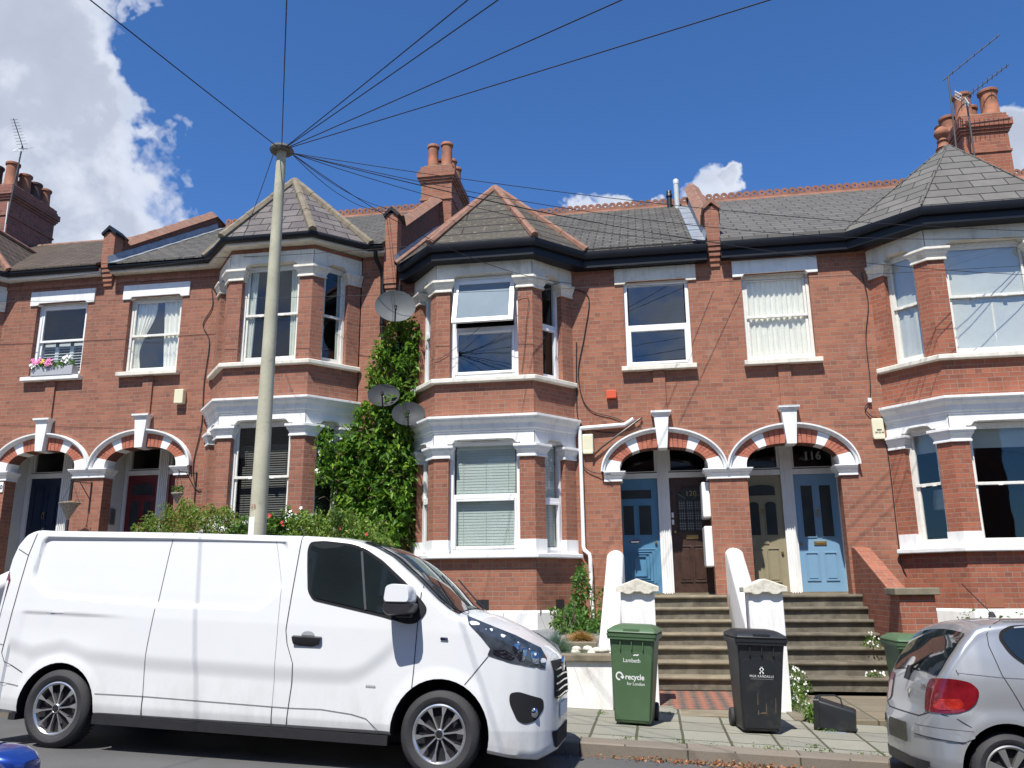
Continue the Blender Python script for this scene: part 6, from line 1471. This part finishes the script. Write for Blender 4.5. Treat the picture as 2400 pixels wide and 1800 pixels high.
    for s_ in (-1,1):
        mb=MB(); pts=[]
        for i in range(nx+1): x=lerp(2.30,3.23,i/nx); y,z=B.sec(x,.80); pts.append((x,s_*y,z+.010))
        vs=[];
        for p in pts: vs+=[(p[0],p[1]-s_*.02,p[2]+.002),(p[0],p[1]+s_*.018,p[2]-.001)]
        mb.raw(vs,[(2*i,2*i+1,2*i+3,2*i+2) for i in range(nx)]); T.part('windscreen_surround',mb,'archblack',parent=ws,recalc=False)
    mb=MB()
    for y0 in (-.55,.1):
        mb.tube([(3.20,y0,1.20),(3.10,y0+.15,1.255),(2.85,y0+.45,1.44)],.007,5)
    T.part('wipers',mb,'blackplastic',parent=ws)
    # cowl, grille, lower intake, plate
    F=lambda off:(lambda y,z:(B.end_x(y,z)+off,y,z))
    mb=patch2(rounded([(-.50,.83),(.50,.83),(.47,.56),(-.47,.56)],.04),F(.006),.05); gr=T.part('grille',mb,'archblack',recalc=False)
    mb=MB()
    for k in range(5):
        z=.585+.048*k; pts=[(y/20*.48*(1-.02*k),z-.012*(abs(y)/20)) for y in range(-20,21)]; ribbon(pts,.012,lambda y,z:(B.end_x(y,z)+.016,y,z),mb)
    T.part('grille_bars',mb,'chrome',parent=gr,recalc=False)
    mb=MB(); mb.lathe([(0,.02),(.055,.018),(.062,.0)],(0,0,0),'x',24); mb.xf(lambda p:(B.end_x(0,.80)+.012+p[0],p[1],p[2]+.80)); T.part('round_emblem',mb,'chrome',parent=gr,smooth=40)
    T.part('lower_intake',patch2(rounded([(-.50,.34),(.50,.34),(.42,.22),(-.42,.22)],.03),F(.006),.05),'archblack',recalc=False)
    mb=MB(); mb.box(B.end_x(0,.44)+.004,B.end_x(0,.44)+.014,-.26,.26,.42,.52); T.part('number_plate',mb,'print')
    for x,cz,R_ in ((3.09,.303,.303),(-.10,.292,.292)):
        for sd in (-1,1): wheel(T,x,sd*.825,cz,R_,.200 if x>0 else .193,sd)
    mb=MB(); mb.box(-.6,3.6,-.55,.55,.20,.32); T.part('underbody',mb,'archblack')
    mb=MB(); mb.tube([(-.77,-.80,.30),(-.77,.80,.30)],.05,8); T.part('rear_bumper',mb,'van')
van()
# ------------------------------------------------------------------ hatchbacks
def hatch(loc,rot,paint,label,rimmat):
    T=Thing('parked_car',loc,label,'car','small hatchback cars',rot=rot)
    def rel(x,z):
        v=-.014*sstep(.42,.33,math.hypot(x-.50,z-.255))-.012*sstep(.42,.33,math.hypot(x-2.70,z-.255))
        v+=.012*sstep(.78,.66,z)*sstep(.3,.5,x)*sstep(3.2,2.6,x)*(1-sstep(.60,.40,z)); v-=.022*sstep(.66,.60,z)*(sstep(.45,.15,x)+sstep(2.9,3.1,x))*.8
        return v
    B=Body([(-.03,.50),(.02,.58),(.045,.625),(.06,.66),(.07,.72),(.09,.80),(.12,.865),(.2,1.0),(.3,1.14),(.36,1.205),(.385,1.235),(.45,1.26),(.6,1.283),(1.0,1.298),(1.4,1.292),(1.7,1.25),(2.0,1.13),(2.35,.93),(2.5,.875),(2.9,.81),(3.13,.71),(3.25,.58),(3.30,.44)],
        [(-.03,.24),(.1,.18),(3.0,.18),(3.3,.22)],[(-.03,.26),(-.015,.38),(.01,.48),(.05,.575),(.10,.645),(.17,.70),(.26,.74),(.37,.758),(.5,.765),(2.6,.765),(2.9,.735),(3.1,.66),(3.24,.50),(3.30,.34)],
        [(.18,.03),(.3,.0),(.72,.0),(.85,.012),(1.0,.045),(1.15,.085),(1.3,.13)],[(0,.05),(.3,.06),(2.2,.06),(3.3,.06)],[(0,.03),(.15,.03),(.4,.04),(2.2,.04),(2.6,.06),(3.3,.03)],rel)
    st=[-.03,-.02,-.01,0,.01,.02,.03,.045,.06,.07,.08,.09,.105,.12]+[.12+.025*i for i in range(1,24)]+[.72+.06*i for i in range(0,38)]+[2.95+.03*i for i in range(1,10)]+[3.24,3.26,3.28,3.30]; st=sorted(set(round(x,4) for x in st if x<=3.30))
    qs=[0,.02,.04,.06]+[.06+.60*i/30 for i in range(1,31)]+[.66+.10*i/6 for i in range(1,7)]+[.76+.24*i/9 for i in range(1,10)]
    B.mesh(st,qs,[paint,'archblack'],[(.50,.255,.315,-1,-.45),(.50,.255,.315,.45,1),(2.70,.255,.315,-1,-.45),(2.70,.255,.315,.45,1)],'body',T)
    S=lambda off,sd=-1:(lambda x,z:(x,sd*(B.side_y(x,z)+off),z)); Rr=lambda off:(lambda y,z:(B.end_x(y,z,False)-off,y,z))
    def corner(off,sd,yc=.66):
        def f(u,z):
            xc=B.end_x(yc,z,False)
            if u<0: return (B.end_x(yc+u,z,False)-off*.8,sd*(yc+u),z)
            x=xc+u; return (x-off*.3*max(0,1-u/.1),sd*(B.side_y(x,z)+off),z)
        return f
    # rear window
    vs=[];nx=10;ny=20
    for i in range(nx+1):
        x=lerp(.128,.345,i/nx)
        for j in range(ny+1): v=-1+2*j/ny; q=1-.225*abs(v); y,z=B.sec(x,q); vs.append((x-.007,math.copysign(y,v),z+.004))
    mb=MB(); mb.raw(vs,[(i*(ny+1)+j,i*(ny+1)+j+1,(i+1)*(ny+1)+j+1,(i+1)*(ny+1)+j) for i in range(nx) for j in range(ny)]); rw=T.part('rear_window',mb,'autoglass',recalc=False,smooth=60)
    mb=MB(); mb.tube([(.10,.02,.84),(.11,-.02,.90),(.22,-.28,1.02)],.010,6); mb.tube([(.07,.02,.80),(.11,.02,.90)],.022,8); T.part('rear_wiper',mb,'blackplastic',parent=rw)
    mb=MB(); vs=[]
    for i in range(nx+1):
        x=lerp(2.30,1.68,i/nx)
        for j in range(ny+1): v=-1+2*j/ny; q=1-.215*abs(v); y,z=B.sec(x,q); vs.append((x+.005,math.copysign(y,v),z+.006))
    mb.raw(vs,[(i*(ny+1)+j,i*(ny+1)+j+1,(i+1)*(ny+1)+j+1,(i+1)*(ny+1)+j) for i in range(nx) for j in range(ny)]); T.part('windscreen',mb,'autoglass',recalc=False,smooth=60)
    mb=MB(); mb.lathe([(.0,.0),(.03,.004),(.02,.03),(.008,.05)],(.75,0,1.292),'z',10); mb.tube([(.76,0,1.31),(.55,.0,1.55)],.004,5); T.part('roof_aerial',mb,'blackplastic')
    for sd in (-1,1):
        T.part('rear_side_window_seal',patch2(rounded([(.525,1.13),(.545,1.185),(.62,1.225),(.78,1.24),(1.6,1.225),(1.9,1.08),(2.15,.93),(1.8,.90),(.9,.90),(.70,.93),(.58,1.02)],.05),S(.004,sd),.07),'archblack',recalc=False,smooth=60)
        for poly in ([(.548,1.13),(.565,1.17),(.63,1.207),(.78,1.222),(1.0,1.222),(1.02,.918),(.9,.918),(.70,.948),(.60,1.03)],[(1.08,1.222),(1.58,1.208),(1.86,1.075),(2.09,.935),(1.8,.918),(1.09,.918)]):
            T.part('side_window',patch2(rounded(poly,.04),S(.008,sd),.07),'autoglass',recalc=False,smooth=60)
        gp=MB()
        for pts,wd in (([(.80,1.27),(.58,1.262),(.49,1.21),(.455,1.16),(.452,1.08),(.50,.885),(.61,.66),(.68,.60)],.008),([(1.05,1.25),(1.06,.9),(1.05,.3)],.007),([(2.15,.95),(2.2,.7),(2.15,.3)],.007),([(.215,.905),(.225,.87)],.007),([(.10,.60),(.19,.575),(.30,.505)],.008),([(.22,.885),(.50,.868),(2.2,.86)],.0035)):
            ribbon(pts,wd*.7,S(.003,sd),gp)
        ribbon([(.0,.60),(.02,.595)],.004,corner(.004,sd),gp)
        T.part('panel_gaps',gp,'gap',recalc=False)
        T.part('tail_light',patch2(rounded([(-.205,.83),(.05,.845),(.16,.825),(.215,.775),(.195,.70),(.12,.625),(.0,.605),(-.20,.615),(-.215,.72)],.05,5),corner(.010,sd),.03),'redlamp',recalc=False,smooth=60)
        T.part('tail_light_lens',patch2(rounded([(-.02,.70),(.10,.715),(.12,.655),(.0,.625),(-.06,.64)],.03,5),corner(.014,sd),.03),'redlamp_bright',recalc=False,smooth=60)
        T.part('rub_strip',patch2(rounded([(-.26,.50),(-.26,.445),(.10,.43),(.175,.465),(.17,.50)],.02),corner(.012,sd),.04),paint,recalc=False)
        ribbon([(-.26,.505),(.17,.505)],.004,corner(.009,sd),mb:=MB()); ribbon([(-.26,.438),(.12,.425)],.004,corner(.009,sd),mb); T.part('rub_strip_shadow_gap',mb,'gap',recalc=False)
        ab=MB(); y0=sd*(.76)
        T.part('arch_trim',ribbon([(.50+.328*math.cos(a),.255+.328*math.sin(a)) for a in [PI*k/24 for k in range(25)]],.022,S(.006,sd)),paint,recalc=False)
        hb=MB(); patch2(rounded([(.66,.80),(.66,.765),(.80,.765),(.80,.80)],.015),S(.02,sd),.1,hb); T.part('door_handle',hb,paint,recalc=False)
        # mirror
        mb=MB(); yb=sd*.66; P0=rounded([(0,0),(0,.095),(.145,.10),(.15,.0)],.035,6); n=len(P0); c=(.075,.05); vs=[]
        for t,sc in ((0,.97),(.25,1.0),(.55,.93),(.8,.75),(1,.45)): vs+=[(2.07+.13*t,yb+sd*(.06+c[0]+(p[0]-c[0])*sc),.90+c[1]+(p[1]-c[1])*sc) for p in P0]
        mb.raw(vs,[(i*n+k,i*n+(k+1)%n,(i+1)*n+(k+1)%n,(i+1)*n+k) for i in range(4) for k in range(n)]+[tuple(range(4*n,5*n))]); mi=T.part('door_mirror',mb,paint,smooth=50)
        mb=MB(); vs=[]
        for t,sc in ((0,.99),(.1,1.03),(.3,1.02)): vs+=[(2.055+.05*t,yb+sd*(.06+c[0]+(p[0]-c[0])*sc),.90+c[1]+(p[1]-c[1])*sc) for p in P0]
        mb.raw(vs,[(i*n+k,i*n+(k+1)%n,(i+1)*n+(k+1)%n,(i+1)*n+k) for i in range(2) for k in range(n)]+[tuple(range(n))]); T.part('mirror_rim',mb,'gap_soft',parent=mi,smooth=40)
        mb=MB(); mb.hexa([(2.08,yb,.90),(2.16,yb,.90),(2.16,yb+sd*.09,.91),(2.08,yb+sd*.09,.91),(2.08,yb,.96),(2.16,yb,.96),(2.16,yb+sd*.09,.95),(2.08,yb+sd*.09,.95)]); T.part('mirror_arm',mb,'blackplastic',parent=mi)
    gp=MB(); ribbon([(-.56,.60),(-.4,.565),(.4,.565),(.56,.60)],.008,Rr(.003),gp); ribbon([(-.50,.62),(-.48,.58)],.008,Rr(.003),gp); T.part('tailgate_gap',gp,'gap',recalc=False)
    T.part('number_plate',patch2(rounded([(-.24,.50),(.24,.50),(.235,.36),(-.235,.36)],.02),Rr(.006),.08),'plate',recalc=False)
    T.part('lower_bumper',patch2(rounded([(-.55,.27),(.55,.27),(.5,.20),(-.5,.20)],.02),Rr(.006),.08),'blackplastic',recalc=False)
    mb=MB()
    for k in range(5): patch2(rounded([(-.43+.022*k,.76),(-.415+.022*k,.76),(-.412+.022*k,.785),(-.428+.022*k,.785)],.005),Rr(.008),.1,mb)
    patch2(rounded([(-.09,.70),(-.02,.70),(-.02,.74),(-.09,.74)],.02),Rr(.01),.1,mb); T.part('rear_badges',mb,'chrome',recalc=False)
    for x in (.50,2.70):
        for sd in (-1,1): wheel(T,x,sd*.745,.255,.255,.17,sd,rimmat,7,.16,False)
    mb=MB(); mb.box(.15,3.1,-.5,.5,.13,.24); T.part('underbody',mb,'archblack')
    T.part('headlights',patch2([(-.45,.66),(-.30,.68),(-.30,.58),(-.48,.56)],lambda y,z:(B.end_x(y,z)+.006,y,z),.06,patch2([(.45,.66),(.30,.68),(.30,.58),(.48,.56)],lambda y,z:(B.end_x(y,z)+.006,y,z),.06)),'lampchrome',recalc=False)
    return T
SLOPE=math.atan(.04)
R=Matrix.Rotation(SLOPE,3,'Y')@Matrix.Rotation(-.05,3,'X'); c=Vector((6.86,-7.36,.133)); loc=c-R@Vector((.50,-.745,0))
hatch(tuple(loc),(-.05,SLOPE,0),'silver','silver hatchback cut off by the right edge, red tail light facing us','alloy_dull')
hatch((.66,-12.62,g(.78)-.07),(0,SLOPE,0),'blue','blue hatchback of which only the door mirror shows at the lower left corner','alloy_dull')
# ------------------------------------------------------------------ sky, sun, camera
SUN=Vector((-.2,-1.0,1.78)).normalized()
EL=math.asin(SUN.z); AZ=math.atan2(SUN.x,SUN.y)
w=bpy.data.worlds.new('World'); scene.world=w; w.use_nodes=True; t=w.node_tree; t.nodes.clear()
class WT(NT):
    def __init__(s,t): s.t=t
q=WT(t)
sky=t.nodes.new('ShaderNodeTexSky'); sky.sky_type='NISHITA'; sky.sun_disc=False; sky.sun_elevation=EL; sky.sun_rotation=AZ; sky.altitude=50; sky.air_density=1.0; sky.dust_density=.12; sky.ozone_density=3.0
co=q.n('ShaderNodeTexCoord').outputs['Generated']
dn=q.n('ShaderNodeVectorMath',_operation='NORMALIZE',i0=co).outputs[0]
wn=q.n('ShaderNodeTexNoise',Vector=dn,Scale=9.0,Detail=5.0,Roughness=.6).outputs['Color']; wv=q.n('ShaderNodeVectorMath',_operation='SUBTRACT',i0=wn,i1=(.5,.5,.5)).outputs[0]; ws_=q.n('ShaderNodeVectorMath',_operation='SCALE',i0=wv); ws_.inputs['Scale'].default_value=.17; dw=q.n('ShaderNodeVectorMath',_operation='NORMALIZE',i0=q.n('ShaderNodeVectorMath',_operation='ADD',i0=dn,i1=ws_.outputs[0]).outputs[0]).outputs[0]
n1=q.noise(dn,6.0,9,.56,.25); n2=q.noise(q.mapv(dn,(1,1,1),(0,0,0),(3.1,1.7,.4)),16,6,.55,.2)
bias=None
BL=[((-.616,.591,.521),.115,1.0),((-.579,.616,.535),.055,.8),((-.64,.60,.48),.12,1.0),((-.596,.648,.475),.055,.8),((-.566,.688,.454),.07,.9),((-.531,.683,.501),.035,.8),((-.524,.700,.482),.034,.8),((-.583,.706,.402),.09,1.0),((-.545,.730,.415),.050,.9),((-.645,.644,.412),.12,1.0),((-.60,.70,.37),.10,1.0),
    ((-.002,.90,.430),.020,.9),((-.03,.90,.422),.025,.7),((-.066,.899,.424),.022,.75),((.101,.895,.430),.021,.9),((.075,.90,.424),.03,.7),((.39,.82,.415),.032,1.0),((.41,.82,.39),.04,1.0),((-.497,.660,.560),.010,.45),((-.50,.675,.543),.008,.3),
    ((-.6,-.6,.35),.25,.6),((.85,-.2,.3),.22,.5),((.0,-.93,.36),.22,.62),((-.42,-.86,.30),.24,.62),((.2,-.92,.30),.12,.55)]
for d,r,s_ in BL:
    dd=Vector(d).normalized(); dot=q.n('ShaderNodeVectorMath',_operation='DOT_PRODUCT',i0=dw,i1=tuple(dd)).outputs['Value']
    mr=q.n('ShaderNodeMapRange',Value=dot,**{'From__Min':math.cos(r*1.45),'From__Max':math.cos(r*.45),'To__Min':0.0,'To__Max':s_}); mr.interpolation_type='SMOOTHSTEP'
    v=mr.outputs[0]; bias=v if bias is None else q.math('MAXIMUM',bias,v)
dens=q.math('ADD',bias,q.math('MULTIPLY',q.math('SUBTRACT',n1,.5),2.3)); dens=q.math('ADD',dens,q.math('MULTIPLY',q.math('SUBTRACT',n2,.5),.7))
dens=q.math('MULTIPLY',dens,q.math('GREATER_THAN',bias,.02))
cov=q.ramp(dens,(.26,0.0),(.44,.30),(.58,.72),(.78,.96)); 
shade=q.ramp(q.math('ADD',q.math('MULTIPLY',dens,.5),q.math('MULTIPLY',n2,.55)),(.42,(11.2,11.4,11.7)),(.62,(8.6,9.2,10.3)),(.80,(6.0,6.6,7.9)),(1.0,(5.5,6.1,7.3)))
skyc=q.mix(1.0,sky.outputs[0],(.68,1.13,1.68),'MULTIPLY')
mixc=q.mix(cov,skyc,shade)
bg=t.nodes.new('ShaderNodeBackground'); t.links.new(mixc,bg.inputs[0]); bg.inputs[1].default_value=.066
out=t.nodes.new('ShaderNodeOutputWorld'); t.links.new(bg.outputs[0],out.inputs[0])
sd=bpy.data.lights.new('Sun','SUN'); sd.energy=5.0; sd.angle=math.radians(.53); sd.color=(1,.965,.90); so=bpy.data.objects.new('Sun',sd); COL.objects.link(so); so.rotation_euler=SUN.to_track_quat('Z','Y').to_euler()
cam=bpy.data.cameras.new('Camera'); cam.lens=36*1936.8/2400; cam.sensor_width=36; cam.clip_start=.05; cam.clip_end=3000
cob=bpy.data.objects.new('Camera',cam); COL.objects.link(cob); scene.camera=cob
yaw,pitch,rl=.1631,.2401,-.0085
Fv=Vector((-math.sin(yaw)*math.cos(pitch),math.cos(yaw)*math.cos(pitch),math.sin(pitch))); Rv=Vector((math.cos(yaw),math.sin(yaw),0)); Uv=Rv.cross(Fv)
R2=Rv*math.cos(rl)+Uv*math.sin(rl); U2=-Rv*math.sin(rl)+Uv*math.cos(rl)
mt=Matrix((R2,U2,-Fv)).transposed().to_4x4(); mt.translation=Vector((4.5152,-13.912,1.65)); cob.matrix_world=mt
scene.view_settings.view_transform='Standard'; scene.view_settings.look='None'; scene.view_settings.gamma=1; scene.view_settings.exposure=.50
scene.cycles.max_bounces=8; scene.cycles.transparent_max_bounces=16
